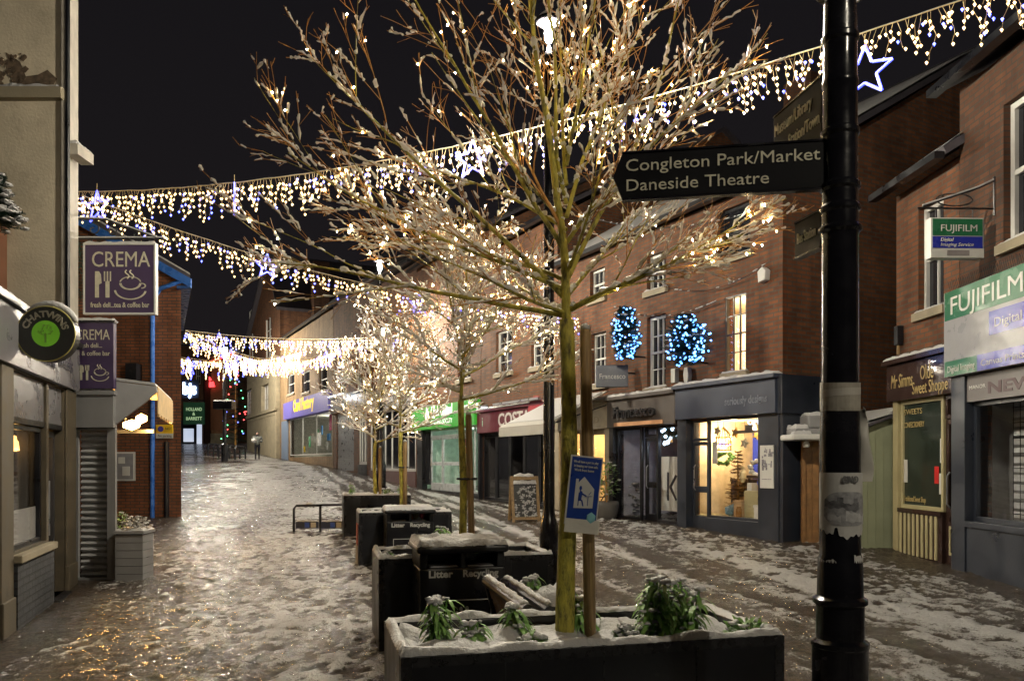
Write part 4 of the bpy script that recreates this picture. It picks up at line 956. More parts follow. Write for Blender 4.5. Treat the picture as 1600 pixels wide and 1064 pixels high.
rf = MB().use(SLATE).prism([(-.4, 9.3), (W*.7, 13.6), (W+.4, 9.3), (W+.4, 9.5), (W*.7, 13.85), (-.4, 9.5)], 'y', -.3, 14).build('roof', None, B)
MB().use(SLATE).prism([(1, 8.2), (11, 8.2), (6, 12.2)], 'x', W+.2, W+12).build('rear_roof', None, B)
MB().box(W-.1, W+.9, 2, 3, 9, 12.6).build('chimney', BR_DARK, B, uv=True)
# ---- buildings closing the street
def far(name, label, pl, pr, ptop, Yd, m, zb=3.3, wins=(), roofm=SLATE, rise=1.8):
    a, b_ = at(pl, 0, Yd), at(pr, 0, Yd); W = b_.x-a.x; h = EYE+(HY-ptop)/FPX*Yd-zb
    B = thing(name, label, 'building', (a.x, Yd, zb), 0)
    hs = [((at(l, 0, Yd).x-a.x), (at(r, 0, Yd).x-a.x), EYE+(HY-b2)/FPX*Yd-zb, EYE+(HY-t2)/FPX*Yd-zb) for l, r, t2, b2 in wins]
    gable_shell(B, W, 9, h, rise, m, hs); gable_roof(B, W, 9, h, rise, roofm, over=.1)
    for q in hs: window(B, *q, cols=2, rows=2, sill=False)
    return B, W, h
BRN = brick('brown far brick', (.33, .15, .07), (.26, .11, .05), (.2, .15, .1))
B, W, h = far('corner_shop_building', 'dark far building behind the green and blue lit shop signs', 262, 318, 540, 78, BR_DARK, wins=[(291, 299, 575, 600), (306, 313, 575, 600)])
lit_w = MB().use(NAVY).box(.2, W-.3, -.1, -.001, .0, 2.4).use(glow('cool shop window light', (.7, .8, 1), .7)).box(1.6, 2.6, -.12, -.101, .3, 1.6).box(2.9, 3.4, -.12, -.101, .0, 2.2).build('shop_window', None, B)
B, W, h = far('bank_building', 'brown lit bank building at the end of the street with red logo', 319, 372, 556, 80, BRN, wins=[(352, 358, 590, 640)])
MB().use(mat('varnished brown panelling', (.22, .09, .04), .5)).box(.4, W-.2, -.15, -.001, 1.5, 5.6).use(STONE).box(0, W, -.2, -.001, -.5, 1.2).use(mat('orange stone pilaster', (.45, .22, .08))).box(.1, .5, -.3, -.151, 0, 6).build('shopfront', None, B)
nl = MB().use(glow('red neon tube', (1, .05, .03), 3)).tube([(.4, -.4, 8.2), (W-.2, -.4, 9.3)], .09, 6).use(glow('white lamp panel', (.8, .85, 1), 6)).box(1.9, 2.5, -.5, -.41, 9.3, 9.8).build('neon_line', None, B)
t = thing('bank_sign', 'small red glowing three-part logo on the far brown building', 'sign', at(325, 598, 79.5))
mb = MB().use(glow('red logo', (1, .03, .04), 3))
for k in range(3):
    a = 2*math.pi*k/3+math.pi/2; mb.prism([(.42*math.cos(a)+.38*math.cos(q+a), .42*math.sin(a)+.38*math.sin(q+a)) for q in (.0, 1.6, 2.9, 4.4)], 'y', -.1, .1)
mb.build('logo', None, t)
t = thing('pub_sign', 'white and blue glowing script sign high on the dark far building', 'sign', at(286, 614, 77.3))
text('bjs', 1.6, glow('white blue sign letters', (.45, .6, 1), 6), t, 0, -.1, -.1, width=1.3, bold=.06, ext=.05)
MB().use(NAVY).box(-.1, 1.5, .05, .12, -.5, 1.3).build('panel', None, t)
t = thing('shop_sign', 'dark green hanging sign with cream lettering at the far end', 'hanging sign', at(287, 663, 70))
MB().use(mat('dark green sign', (.012, .07, .035), .5, emit=(.01, .06, .03), es=.08)).box(0, 1.85, -.08, .08, 0, 1.95).build('panel', None, t)
for s_, zz, wd in (('HOLLAND', 1.2, 1.4), ('&', .8, .25), ('BARRETT', .38, 1.4)): text(s_, .4, mat('pale green lettering', (.5, .7, .45), emit=(.5, .75, .4), es=.4, bump=0), t, .93-wd/2, -.085, zz, width=wd, bold=.012)
MB().use(BLACK).tube([(-.6, .0, 2.1), (1.8, 0, 2.1)], .05, 6).build('bracket', None, t)
t = conifer('town_tree', 'far christmas tree with red blue and green lights beside the bank', 'christmas tree', (at(368, 0, 66).x, 66, 2.7), 7.5, 1.3, seed=44, scale=3)
for nm, cc in (('red bulb', (1, .05, .05)), ('green bulb', (.1, 1, .3)), ('royal blue bulb', (.1, .15, 1))):
    mb = MB().use(glow(nm, cc, 9))
    for k in range(11):
        zz = rng.uniform(.8, 7); a = rng.uniform(3, 6.4); rr = 1.3*(1-zz/7.5)**.8; mb.blob((rr*math.cos(a), rr*math.sin(a), zz), .05, .05, .05)
    mb.build('coloured_lights', None, t)
# ------------------------------------------------------------------ left-hand side
F = Fr((-4.0, 5.0), (-5.84, 10.58), -.02)
B = F.root('bakery_shop', 'single storey bakery shop with sandstone pilasters and silver fascia at the left edge', 'shop')
W = F.W
SILV = mat('silver grey fascia panel', (.19, .185, .2), .32, metal=.3, var=.12, ns=3)
z0f, z1f = F.at(60, 590)[1], 3.12
uN, uW, uD0, uD1 = F.at(17, 800)[0], F.at(72, 800)[0], F.at(76, 800)[0], F.at(100, 800)[0]
mb = MB().wall(0, W, -.6, z1f, [(uN, uW+.02, .72, z0f-.02), (uD0, uD1, .0, z0f-.02)], 0, .3)
mb.box(0, W, .301, 2.6, z1f-.3, z1f-.01)
mb.build('wall', SANDP, B, uv=True)
for a, b_ in ((uN-.42, uN-.01), (uD1+.02, W-.01)): MB().use(SANDP).box(a, b_, -.03, -.001, -.5, z0f-.005).box(a-.01, b_+.01, -.05, -.001, -.5, .3).build('pilaster', None, B, bevel=.012)
MB().use(BR_GREY).box(uN, uD0-.02, -.06, -.001, -.5, .62).build('stall_riser', None, B, uv=True)
MB().use(STONE).box(uN, uD0-.01, -.1, .0, .621, .70).build('window_sill', None, B, bevel=.01)
f = MB().use(SILV).box(0, W, -.07, -.001, z0f, z1f).use(BLACK).box(-.02, W, -.11, -.001, z1f+.001, z1f+.08).build('fascia', None, B, bevel=.006)
CHR = mat('chrome lettering', (.62, .62, .66), .12, metal=.9, bump=0)
text('CHATWINS', .34, CHR, f, uN+.05, -.075, z0f+.16, width=uD0-uN-.1, bold=.012, ext=.02)
text('BAKERS', .16, CHR, f, uD0+.15, -.075, z0f+.2, width=.7, ext=.015)
MB().use(SNOW).snow(.3, W, -.10, .25, z1f+.082, .045, .05).build('snow_cover', None, f, smooth=True)
MB().use(BLACK).box(uN, uD1, .02, .12, 2.02, 2.08).use(SILV).box(uN, uD1, .03, .1, 2.081, z0f-.03).build('transom', None, B)
shopwin(B, uN+.01, uW, .72, 2.01, .08, BLACK, mull=0, fw=.05)
MB().use(mat('frosted film', (.42, .41, .40), .4, bump=0)).box(uN+.07, uW-.06, .092, .097, .76, 1.12).build('window_film', None, B)
d = shopdoor(B, uD0+.02, uD1-.02, .02, 2.0, .12, mat('charcoal door paint', (.03, .03, .035), .4), midz=None)
MB().use(STEEL).tube([(uD0+.2, .04, .75), (uD0+.2, .04, 1.4)], .014, 6).tube([(uD0+.2, .04, .8), (uD0+.2, .12, .8)], .01, 5).tube([(uD0+.2, .04, 1.35), (uD0+.2, .12, 1.35)], .01, 5).build('bar_handle', None, d)
MB().use(BLACK).box(uD0, uD1, -.12, .1, -.5, .0).build('door_step', None, B)
room(B, uN, W-.05, .15, 2.5, .0, 2.75, mat('dim bakery interior', (.07, .06, .055), .8))
mb = MB().use(STEEL)
for k in range(9): mb.box(uN+.6, uN+1.3, 1.0, 1.3, 1.2+k*.09, 1.212+k*.09)
mb.use(mat('cream menu board', (.6, .5, .3))).box(uW-.5, uW-.2, 2.3, 2.35, 1.3, 2.0); mb.build('shelving', None, B)
mb = MB().use(glow('amber pendant lamp', (1, .55, .15), 5))
for k in range(3): mb.lathe([(.01, 1.93), (.07, 1.85), (.08, 1.75), (.0, 1.75)], 12, (4.25+k*.3, .32+.05*k))
mb.build('pendant_lamp', None, B); lamp('shop_lamp', (4.6, .8, 1.7), 9, (1, .6, .25), .08, B)
t = thing('window_plant', 'small frosted pot plant on the bakery window ledge', 'plant', F.world(uN+.45, .25, 1.13), F.rz)
mb = MB().use(mat('frosty foliage', (.35, .35, .3), .8))
for k in range(40): mb.blob((rng.uniform(-.12, .12), rng.uniform(-.05, .05), rng.uniform(0, .14)), .025, .025, .02, .4)
mb.build('leaves', None, t)
# round bakery sign
p = at(76, 523, 7.9)
S = thing('round_sign', 'round black shop sign with green disc and tree, capped with snow', 'hanging sign', p, R(8))
r_ = 43/FPX*7.9
mb = MB().use(BLACK).lathe([(0, -.06), (r_, -.06), (r_, .06), (0, .06)], 40).use(mat('gold rim', (.45, .4, .12), .4)).tube([((r_-.003)*math.cos(k), (r_-.003)*math.sin(k), .062) for k in np.linspace(0, 6.283, 49)], .006, 5)
mb.use(mat('charcoal sign face', (.03, .032, .03), .5)).lathe([(0.001, .0605), (r_-.013, .0605), (r_-.013, .066), (0.001, .066)], 40)
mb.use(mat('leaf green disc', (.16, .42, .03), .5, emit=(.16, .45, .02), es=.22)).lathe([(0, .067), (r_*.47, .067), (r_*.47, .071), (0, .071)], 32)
mb.build('disc', None, S, rot=(R(90), 0, 0))
t_ = text('CHATWINS', .088, LETC, S, 0, -.075, 0, arc=(R(166), r_*.60), bold=.003, width=r_*.60*R(152))
mb = MB().use(mat('dark olive tree motif', (.22, .42, .08)))
mb.box(-.008, .008, -.076, -.072, -.09, .0)
for k in range(34): a = rng.uniform(0, 6.28); q = rng.uniform(.1, 1)**.5*.075; mb.box(q*math.cos(a)-.006, q*math.cos(a)+.006, -.076, -.072, .03+q*math.sin(a)*.8-.005, .03+q*math.sin(a)*.8+.005)
mb.build('tree_emblem', None, S)
mb = MB().use(BLACK)
for zz in (.12, -.14): mb.tube([(-r_*.8, 0, zz), (-r_-.35, .05, zz)], .015, 6)
mb.build('bracket', None, S)
mb = MB().use(SNOW)
pts = [((r_+.015)*math.sin(a), 0, (r_+.02)*math.cos(a)) for a in np.linspace(-.7, 1.1, 16)]
mb.tube(pts, [.02+.025*math.sin(k/15*3.14)+rng.uniform(0, .008) for k in range(16)], 8); mb.build('snow_cap', None, S, smooth=True)
# cream rendered building rising behind the bakery
xr = (97-HX)/FPX*9.9
CB = thing('rendered_building', 'tall cream rendered building above the bakery with peeling plaster and stone band', 'building', (xr, 9.9, 0), 0)
mb = MB().use(CREAM).prism([(0, 0), (-.235, .68), (-1.3, 2.4), (-5, 2.4), (-5, 0)], 'z', 3.12, 11).build('wall', None, CB)
zb_ = EYE+(HY-158)/FPX*9.9; zt_ = EYE+(HY-141)/FPX*9.9
MB().use(STONE).box(-5, .035, -.10, -.001, zb_, zt_).use(SNOW).snow(-5, .03, -.09, -.005, zt_+.001, .04, .04).build('string_course', None, CB)
FW = mat('off white stone front', (.4, .37, .32), .7, var=.2)
MB().use(FW).prism([(.003, -.02), (.05, -.02), (-.17, .68), (-.228, .681), (.003, .005)], 'z', 3.2, 11).build('front', None, CB)
MB().use(FW).box(-.03, .13, .12, .5, EYE+(HY-235)/FPX*9.9, EYE+(HY-218)/FPX*9.9).use(SNOW).snow(-.03, .13, .13, .49, EYE+(HY-218)/FPX*9.9+.001, .05).build('window_sill', None, CB)
MB().use(BLACK).tube([(.07, .0, 3.2), (.07, .0, 11)], .03, 6).build('downpipe', None, CB)
pl = MB().use(mat('exposed dark masonry', (.10, .07, .045), .9, var=.6, ns=14))
za_, zc_ = EYE+(HY-135)/FPX*9.9, EYE+(HY-78)/FPX*9.9
rr = random.Random(3)
pl.prism([(-.62, za_), (-.1, za_+.02), (-.06, za_+.09), (-.18, za_+.2), (-.3, za_+.14), (-.45, za_+.12), (-.52, za_+.3), (-.7, za_+.42), (-.62, za_+.2)], 'y', -.004, -.001)
for k in range(60):
    a, b_ = rr.uniform(-.9, -.45), rr.uniform(za_, za_+.4); s_ = rr.uniform(.01, .05); pl.prism([(a-s_, b_), (a, b_-s_*.8), (a+s_, b_+.2*s_), (a+.1*s_, b_+s_)], 'y', -.004-.0001*k, -.001)
pl.build('bare_patch', None, CB)
MB().box(-.9, -.68, -.16, -.01, EYE+(HY-455)/FPX*9.9, EYE+(HY-325)/FPX*9.9).build('timber_post', mat('dark brown board', (.12, .05, .025)), CB)
MB().use(BLACK).tube([(-1.4, -.3, 5.65), (-.75, -.3, 5.25), (-.66, -.3, 5.2)], [.05, .07, .075], 8).build('gutter_end', None, CB)
conifer('wall_tree', 'small snowy fir fixed to the cream wall at the left edge', 'christmas tree', (at(-4, 0, 9.4).x, 9.4, EYE+(HY-352)/FPX*9.4), .62, .30, snow=.7, seed=31, scale=1.1, bare=.0)
# kiosk with roller shutter, cafe signs, awning
p0 = at(114, 900, 10.78)
KX = p0.x; px_ = lambda v: (v-114)/FPX*10.78; pz = lambda v: EYE+(HY-v)/FPX*10.78
KS = thing('cafe_kiosk', 'grey painted cafe end wall with closed roller shutter and boxed fascia', 'shop', (KX, 10.78, 0), 0)
x0, x1 = 0, px_(180)
mb = MB().use(GREY).wall(x0, x1, -.3, pz(610), [(px_(122), px_(167), .03, pz(672))], 0, .05)
mb.prism([(x1-.001, .001), (x1-1.75, 3.0), (x1-1.95, 3.0), (x1-.03, .001)], 'z', -.3, pz(610)); mb.box(x0, x1-.2, .05, .25, pz(609), pz(608)); mb.build('wall', None, KS)
MB().use(GREY).box(x0, x1+.005, -.07, -.001, pz(668), pz(618)).box(x0-.01, x1+.03, -.09, -.001, pz(617.5), pz(611)).use(SNOW).snow(x0, x1-.02, -.085, .05, pz(609.5), .03, .03).build('fascia', None, KS)
mb = MB().use(mat('pale grey shutter slat', (.33, .33, .34), .45))
n_ = 24; za_, zb_ = .03, pz(672)
for k in range(n_):
    a = za_+(zb_-za_)*k/n_; b_ = za_+(zb_-za_)*(k+1)/n_; m_ = (a+b_)/2
    mb.prism([(.11, a), (.085, a+.012), (.06, m_), (.085, b_-.012), (.11, b_)], 'x', px_(122), px_(167))
mb.build('roller_shutter', None, KS)
def cafe_art(par, cx, cz, s, y):
    mb = MB().use(LETC)
    # knife and fork
    mb.box(cx-.34*s, cx-.28*s, y-.003, y, cz-.2*s, cz+.2*s).prism([(cx-.28*s, cz+.0*s), (cx-.24*s, cz+.02*s), (cx-.25*s, cz+.15*s), (cx-.28*s, cz+.2*s)], 'y', y-.003, y)
    mb.box(cx-.18*s, cx-.12*s, y-.003, y, cz-.2*s, cz+.05*s)
    for k in range(3): mb.box(cx-.205*s+k*.045*s, cx-.185*s+k*.045*s, y-.003, y, cz+.05*s, cz+.2*s)
    arc = lambda ox, oz, r, a0, a1, w_: [mb.prism([(ox+(r-w_)*math.cos(a), oz+.62*(r-w_)*math.sin(a)), (ox+r*math.cos(a), oz+.62*r*math.sin(a)), (ox+r*math.cos(b), oz+.62*r*math.sin(b)), (ox+(r-w_)*math.cos(b), oz+.62*(r-w_)*math.sin(b))], 'y', y-.003, y) for a, b in zip(np.linspace(a0, a1, 14)[:-1], np.linspace(a0, a1, 14)[1:])]
    ox = cx+.2*s
    arc(ox, cz+.02*s, .17*s, math.pi, 2*math.pi, .035*s); arc(ox, cz+.02*s, .17*s, 0.2, 2.94, .02*s)
    arc(ox+.17*s, cz-.02*s, .07*s, -1.6, 1.6, .022*s); arc(ox, cz-.08*s, .25*s, math.pi*1.02, math.pi*1.95, .03*s)
    for dx in (-.05, .02):
        pts = [(ox+dx*s+.03*s*math.sin(q*6), y-.0015, cz+.09*s+.13*s*q) for q in np.linspace(0, 1, 8)]; mb.tube(pts, .011*s, 4)
    mb.build('cup_and_cutlery', None, par)
sx = px_(119); sw = px_(183)-px_(119); sz0, sz1 = pz(608), pz(506)
S = thing('cafe_sign', 'smaller purple cafe sign with cup and cutlery standing on the grey boxed fascia', 'sign', (KX+sx, 10.72, sz0), 0)
h_ = sz1-sz0
MB().use(PURPLE).box(0, sw, -.04, .04, 0, h_).use(BLACK).box(-.02, sw+.02, -.05, .05, h_+.001, h_+.03).use(SNOW).snow(-.02, sw+.02, -.05, .05, h_+.032, .035).build('panel', None, S)
text('CREMA', .2, LETC, S, .035, -.043, h_*.74, width=sw*.84)
text('fresh deli...', .09, LETC, S, .07, -.043, h_*.62, width=sw*.6); text('tea & coffee bar', .09, LETC, S, .01, -.043, h_*.50, width=sw*.9)
cafe_art(S, sw*.5, h_*.24, .5, -.042)
p = at(132, 492, 10.95); sw = 113/FPX*10.95; h_ = 111/FPX*10.95
S = thing('cafe_sign', 'large square purple cafe sign hanging from a scrolled iron bracket on the cream building', 'hanging sign', p, 0)
MB().use(PURPLE).box(.025, sw-.025, -.03, .03, .025, h_-.025).use(WHITE).box(0, sw, -.04, .04, 0, .024).box(0, sw, -.04, .04, h_-.024, h_).box(0, .024, -.04, .04, .0245, h_-.0245).box(sw-.024, sw, -.04, .04, .0245, h_-.0245).use(SNOW).snow(0, sw, -.04, .04, h_+.001, .025).build('panel', None, S)
text('CREMA', .3, LETC, S, .11, -.034, h_*.67, width=sw*.8); text('fresh deli...tea & coffee bar', .1, LETC, S, .1, -.034, h_*.1, width=sw*.81, bold=.001)
cafe_art(S, sw*.47, h_*.42, .9, -.032)
mb = MB().use(BLACK).tube([(-.25, 0, h_+.07), (sw+.1, 0, h_+.07)], .016, 6)
for x in (.1, sw-.1): mb.tube([(x, 0, h_), (x, 0, h_+.07)], .01, 5)
mb.tube([(-.25, 0, h_+.35), (.3, 0, h_+.33), (.6, 0, h_+.22), (sw, 0, h_+.08)], .013, 6)
for cx, cz, r in ((.38, .17, .08), (.7, .13, .05), (.12, .2, .1)): mb.tube([(cx+r*q/8*math.cos(q), 0, h_+cz+r*q/8*math.sin(q)) for q in np.linspace(1, 8, 26)], .009, 5)
mb.use(SNOW).tube([(-.25, 0, h_+.09), (sw+.1, 0, h_+.09)], .013, 5).tube([(-.25, 0, h_+.37), (.3, 0, h_+.35), (.6, 0, h_+.24), (sw, 0, h_+.10)], .013, 5)
mb.build('bracket', None, S)
t = thing('hanging_foliage', 'dark bushy greenery hanging behind the large purple cafe sign', 'plant', at(122, 470, 11.6), 0)
mb = MB().use(NEEDLE)
for k in range(420):
    q = Vector((rng.gauss(0, .12), rng.gauss(0, .12), rng.uniform(0, .9))); d_ = Vector((rng.uniform(-1, 1), rng.uniform(-1, 1), rng.uniform(-.6, .8))).normalized()*.1; s_ = Vector((-d_.y, d_.x, 0))*.15
    mb.face([q-s_, q+s_, q+d_])
mb.build('leaves', None, t)
AW = thing('cafe_awning', 'pale folding awning with white end cheek over the amber cafe lamp', 'awning', (KX+x1, 10.8, 0), 0)
mb = MB().use(mat('pale awning vinyl', (.33, .33, .34), .6, var=.06))
mb.prism([(.0, pz(664)), (.42, pz(628)), (.57, pz(612)), (.56, pz(604)), (.0, pz(596))], 'y', -.03, 0); mb.build('cheek', None, AW)
mb = MB().use(mat('striped awning canvas', (.6, .42, .2), .8))
mb.prism([(-.3, pz(594)), (.57, pz(606)), (.57, pz(603)), (-.3, pz(591))], 'y', .01, 2.6)
for k in range(13): mb.box(.56-.02*(k % 2)-.1*.0, .575, .02+k*.2, .02+k*.2+.19, pz(646)-.03*(k % 2), pz(606.5))
mb.build('canvas', None, AW)
MB().use(SNOW).prism([(-.3, pz(590.5)), (.56, pz(602.5)), (.54, pz(598)), (-.28, pz(586))], 'y', -.03, 2.6).build('snow_cover', None, AW)
for o in AW.children:
    for v in o.data.vertices: v.co.x -= .35*max(0, v.co.y)
p = at(206, 664, 12.9)
LT = thing('cafe_lamp', 'bright amber wall lamp under the pale cafe awning', 'lamp', p, 0)
mb = MB().use(glow('amber lamp', (1, .58, .16), 26)); mb.blob((0, 0, .0), .16, .08, .085, .1); mb.blob((.13, .05, .11), .1, .07, .08, .1); mb.build('bulb', None, LT)
MB().use(BLACK).box(-.3, .3, .12, .16, -.13, -.07).tube([(-.1, 0, .1), (-.4, .2, .3)], .02, 6).build('bracket', None, LT)
lamp('amber_light', (0.1, -.22, .0), 200, (1, .55, .16), .08, LT)
# timber planter at the shutter
p = at(180, 900, 10.62)
TP = thing('timber_planter', 'tall pale grey slatted timber planter beside the roller shutter', 'planter', (p.x, 10.62, -.03), R(3))
mb = MB().use(GREY)
for k in range(6): mb.box(0, .36, 0, .36, .03+k*.105, .03+k*.105+.098)
mb.use(BLACK).box(.01, .35, .01, .35, -.1, .67); mb.use(GREY).box(-.02, .38, -.02, .38, .671, .71).use(SNOW).snow(-.01, .37, -.01, .37, .711, .03, .03); mb.build('box', None, TP)
def bush(name, label, cat, loc, r, h, leafm, n=260, snow=.25, ll=.07, seed=1, group=None):
    rg = random.Random(seed); t = thing(name, label, cat, loc, 0, group); mb = MB().use(leafm); sn = MB().use(SNOW)
    for k in range(n):
        a = rg.uniform(0, 6.283); q_ = rg.random()**.6; z = rg.uniform(.0, 1); rr = r*q_*math.sqrt(max(0, 1-(z*.9)**2))
        q = Vector((rr*math.cos(a), rr*math.sin(a), z*h)); d_ = Vector((math.cos(a)+rg.uniform(-.6, .6), math.sin(a)+rg.uniform(-.6, .6), rg.uniform(-.4, .9))).normalized()*ll*rg.uniform(.7, 1.3)
        s_ = Vector((-d_.y, d_.x, rg.uniform(-.03, .03))); s_ = s_.normalized()*ll*.22 if s_.length > 0 else Vector((ll*.2, 0, 0))
        mb.face([q, q+d_*.5+s_, q+d_, q+d_*.5-s_])
        if rg.random() < snow: sn.blob(q+d_*.6+Vector((0, 0, .008)), ll*.5*rg.uniform(.5, 1.3), ll*.45, ll*.2, .4, rg)
    f_ = mb.build('leaves', None, t); sn.build('snow_cover', None, f_, smooth=True); return t
bush('potted_shrub', 'frosted low shrub in the grey timber planter', 'plant', (p.x+.2, 10.8, .69), .17, .16, mat('frosty foliage', (0, 0, 0)), 200, .4, .05, 2)
bush('potted_shrub', 'small dark green shrub behind the grey timber planter', 'plant', (at(187, 0, 11.4).x, 11.4, .62), .13, .25, LEAF, 160, .05, .05, 3)
# brick house with blue eaves
xr = (283-HX)/FPX*19.3; zb = G(xr, 19.3)
HB = thing('brick_house', 'red brick gabled house with blue bargeboards and blue downpipe behind the cafe', 'house', (xr, 19.3, zb), 0)
qx = lambda v: (v-283)/FPX*19.3; qz = lambda v: EYE+(HY-v)/FPX*19.3-zb
ze = qz(430)
BR_B = brick('orange brown brick', (.22, .085, .04), (.15, .058, .028), (.07, .052, .04))
MB().prism([(-6, -.8), (0, -.8), (0, ze), (-3.3, ze+1.9), (-6, ze+.4)], 'y', 0, 6).build('wall', BR_B, HB, uv=True)
BLUE = mat('blue gloss paint', (.03, .12, .42), .3)
MB().use(SLATE).prism([(.32, ze-.14), (.32, ze-.05), (-3.3, ze+2.05), (-6.2, ze+.45), (-6.2, ze+.35), (-3.3, ze+1.92)], 'y', -.25, 6.1).use(SNOW).prism([(.32, ze-.045), (.30, ze+.0), (-3.3, ze+2.1), (-3.3, ze+2.06)], 'y', -.24, 6).build('roof', None, HB)
MB().use(BLUE).prism([(.34, ze-.36), (.34, ze-.142), (-3.3, ze+1.91), (-3.3, ze+1.66)], 'y', -.26, -.20).box(-.02, .33, -.2, 6, ze-.36, ze-.30).build('bargeboard', None, HB)
MB().use(BLUE).tube([(qx(240), -.06, -.1), (qx(240), -.06, qz(470)), (qx(252), -.06, qz(452)), (.1, -.06, qz(438))], .055, 8).build('downpipe', None, HB)
MB().use(BLACK).tube([(qx(262), -.05, -.1), (qx(262), -.05, qz(690))], .06, 8).build('vent_pipe', None, HB); MB().use(BLACK).box(qx(205), qx(222), -.3, -.001, qz(598), qz(570)).build('vent_box', None, HB)
for o in HB.children:
    for v in o.data.vertices: v.co.x -= .46*max(0, v.co.y)
u_ = thing('poster_frame', 'framed notice sheet on the orange lit brick wall', 'poster', (xr+qx(181), 19.27, zb+qz(751)), 0)
pw, ph = qx(213)-qx(181), qz(706)-qz(751)
MB().use(LETW).box(0, pw, -.04, 0, 0, ph).use(mat('grey notice sheet', (.2, .2, .22))).box(.04, pw-.04, -.05, -.0405, .04, ph-.04).use(LETW).box(.1, .26, -.056, -.0505, ph*.6, ph*.82).box(.2, .38, -.056, -.0505, ph*.18, ph*.5).build('frame', None, u_)
u_ = thing('parking_sign', 'yellow and white no parking sign on the brick house', 'sign', (xr+qx(250), 19.1, zb+qz(685)), 0)
pw, ph = qx(276)-qx(250), qz(664)-qz(685)
MB().use(mat('yellow sign face', (.8, .5, .02), .5)).box(0, pw, -.02, 0, ph*.35, ph).use(LETW).box(0, pw, -.02, 0, 0, ph*.345).use(mat('blue roundel', (.05, .04, .3))).prism([(pw*.28+.07*math.cos(k), ph*.68+.07*math.sin(k)) for k in np.linspace(0, 6.0, 14)], 'y', -.026, -.0205).build('panel', None, u_)
text('No parking', .08, mat('black lettering', (.02, .02, .02), bump=0), u_, .05, -.024, ph*.1, width=pw*.8)
text('NO', .09, mat('black lettering', (.02, .02, .02), bump=0), u_, pw*.55, -.024, ph*.62, width=pw*.3)
# ------------------------------------------------------------------ street furniture
ANG = math.atan2(.46, 1.825)
# ---- planters
PL = []
def planter(label, x, y, W, D, zb, H, soil=.1, group='large black street planters'):
    t = thing('street_planter', label, 'planter', (x, y, zb), ANG, group)
    mb = MB().use(BLACK); w_ = .045
    mb.box(0, W, 0, w_, -.12, H).box(0, W, D-w_, D, -.12, H).box(0, w_, w_+.0005, D-w_-.0005, -.12, H).box(W-w_, W, w_+.0005, D-w_-.0005, -.12, H)
    mb.build('box', None, t, bevel=.012)
    tr = MB().use(mat('worn black steel trim', (.016, .016, .018), .3, var=.5, ns=20))
    for x in (0, W-.05): tr.box(x, x+.05, -.004, -.0005, -.1, H-.004)
    tr.box(.0505, W-.0505, -.004, -.0005, H-.05, H-.004).box(.0505, W-.0505, -.004, -.0005, .02, .07)
    for k in range(1, 4): tr.box(W*k/4-.003, W*k/4+.003, -.003, -.0005, .0705, H-.0505)
    for k in range(14): tr.lathe([(.006, 0), (.006, .004), (.001, .006)], 8, (0, 0)) if False else None
    tr.build('trim', None, t)
    sn = MB().use(SNOW).snow(w_, W-w_, w_, D-w_, H-soil, .05, .03, edge=.01, rough=.9); sn.build('soil_snow', None, t, smooth=True)
    s2 = MB().use(SNOW)
    K = dict(rough=.5, sag=.002)
    s2.snow(.0, W, .0, w_+.012, H+.001, .026, .014, **K).snow(.0, w_+.012, w_+.01, D-w_-.01, H+.001, .026, .014, **K).snow(0, W, D-w_-.012, D, H+.001, .024, .016, **K).snow(W-w_-.012, W, w_+.01, D-w_-.01, H+.001, .024, .016, **K)
    s2.build('rim_snow', None, t, smooth=True)
    return t
P1 = planter('nearest long black planter in the foreground holding the big snowy tree', -.485, 3.46, 1.885, .82, 0, .75, .09)
P2 = planter('black planter directly behind the nearer litter bin', -1.14, 6.8, 1.56, .82, .0, .77)
P3 = planter('black planter behind the farther litter bin with a grey worn end', -2.236, 11.6, 1.37, .8, .06, .80)
P4 = planter('farthest black planter next to the low cycle barrier', -3.13, 14.75, 1.25, .8, .22, .76)
MB().use(mat('worn red notice', (.35, .08, .06), .7)).box(-.012, -.001, .15, .55, .3, .62).build('notice', None, P3)
MB().use(mat('worn grey notice', (.3, .28, .26), .7)).box(-.012, -.001, .1, .7, .02, .28).build('dirt_panel', None, P3)
def inP(t, u, v, z): return t.matrix_basis @ Vector((u, v, z))
def PW(x, y, zb, u, v, z): return Vector((x+u*math.cos(ANG)-v*math.sin(ANG), y+u*math.sin(ANG)+v*math.cos(ANG), zb+z))
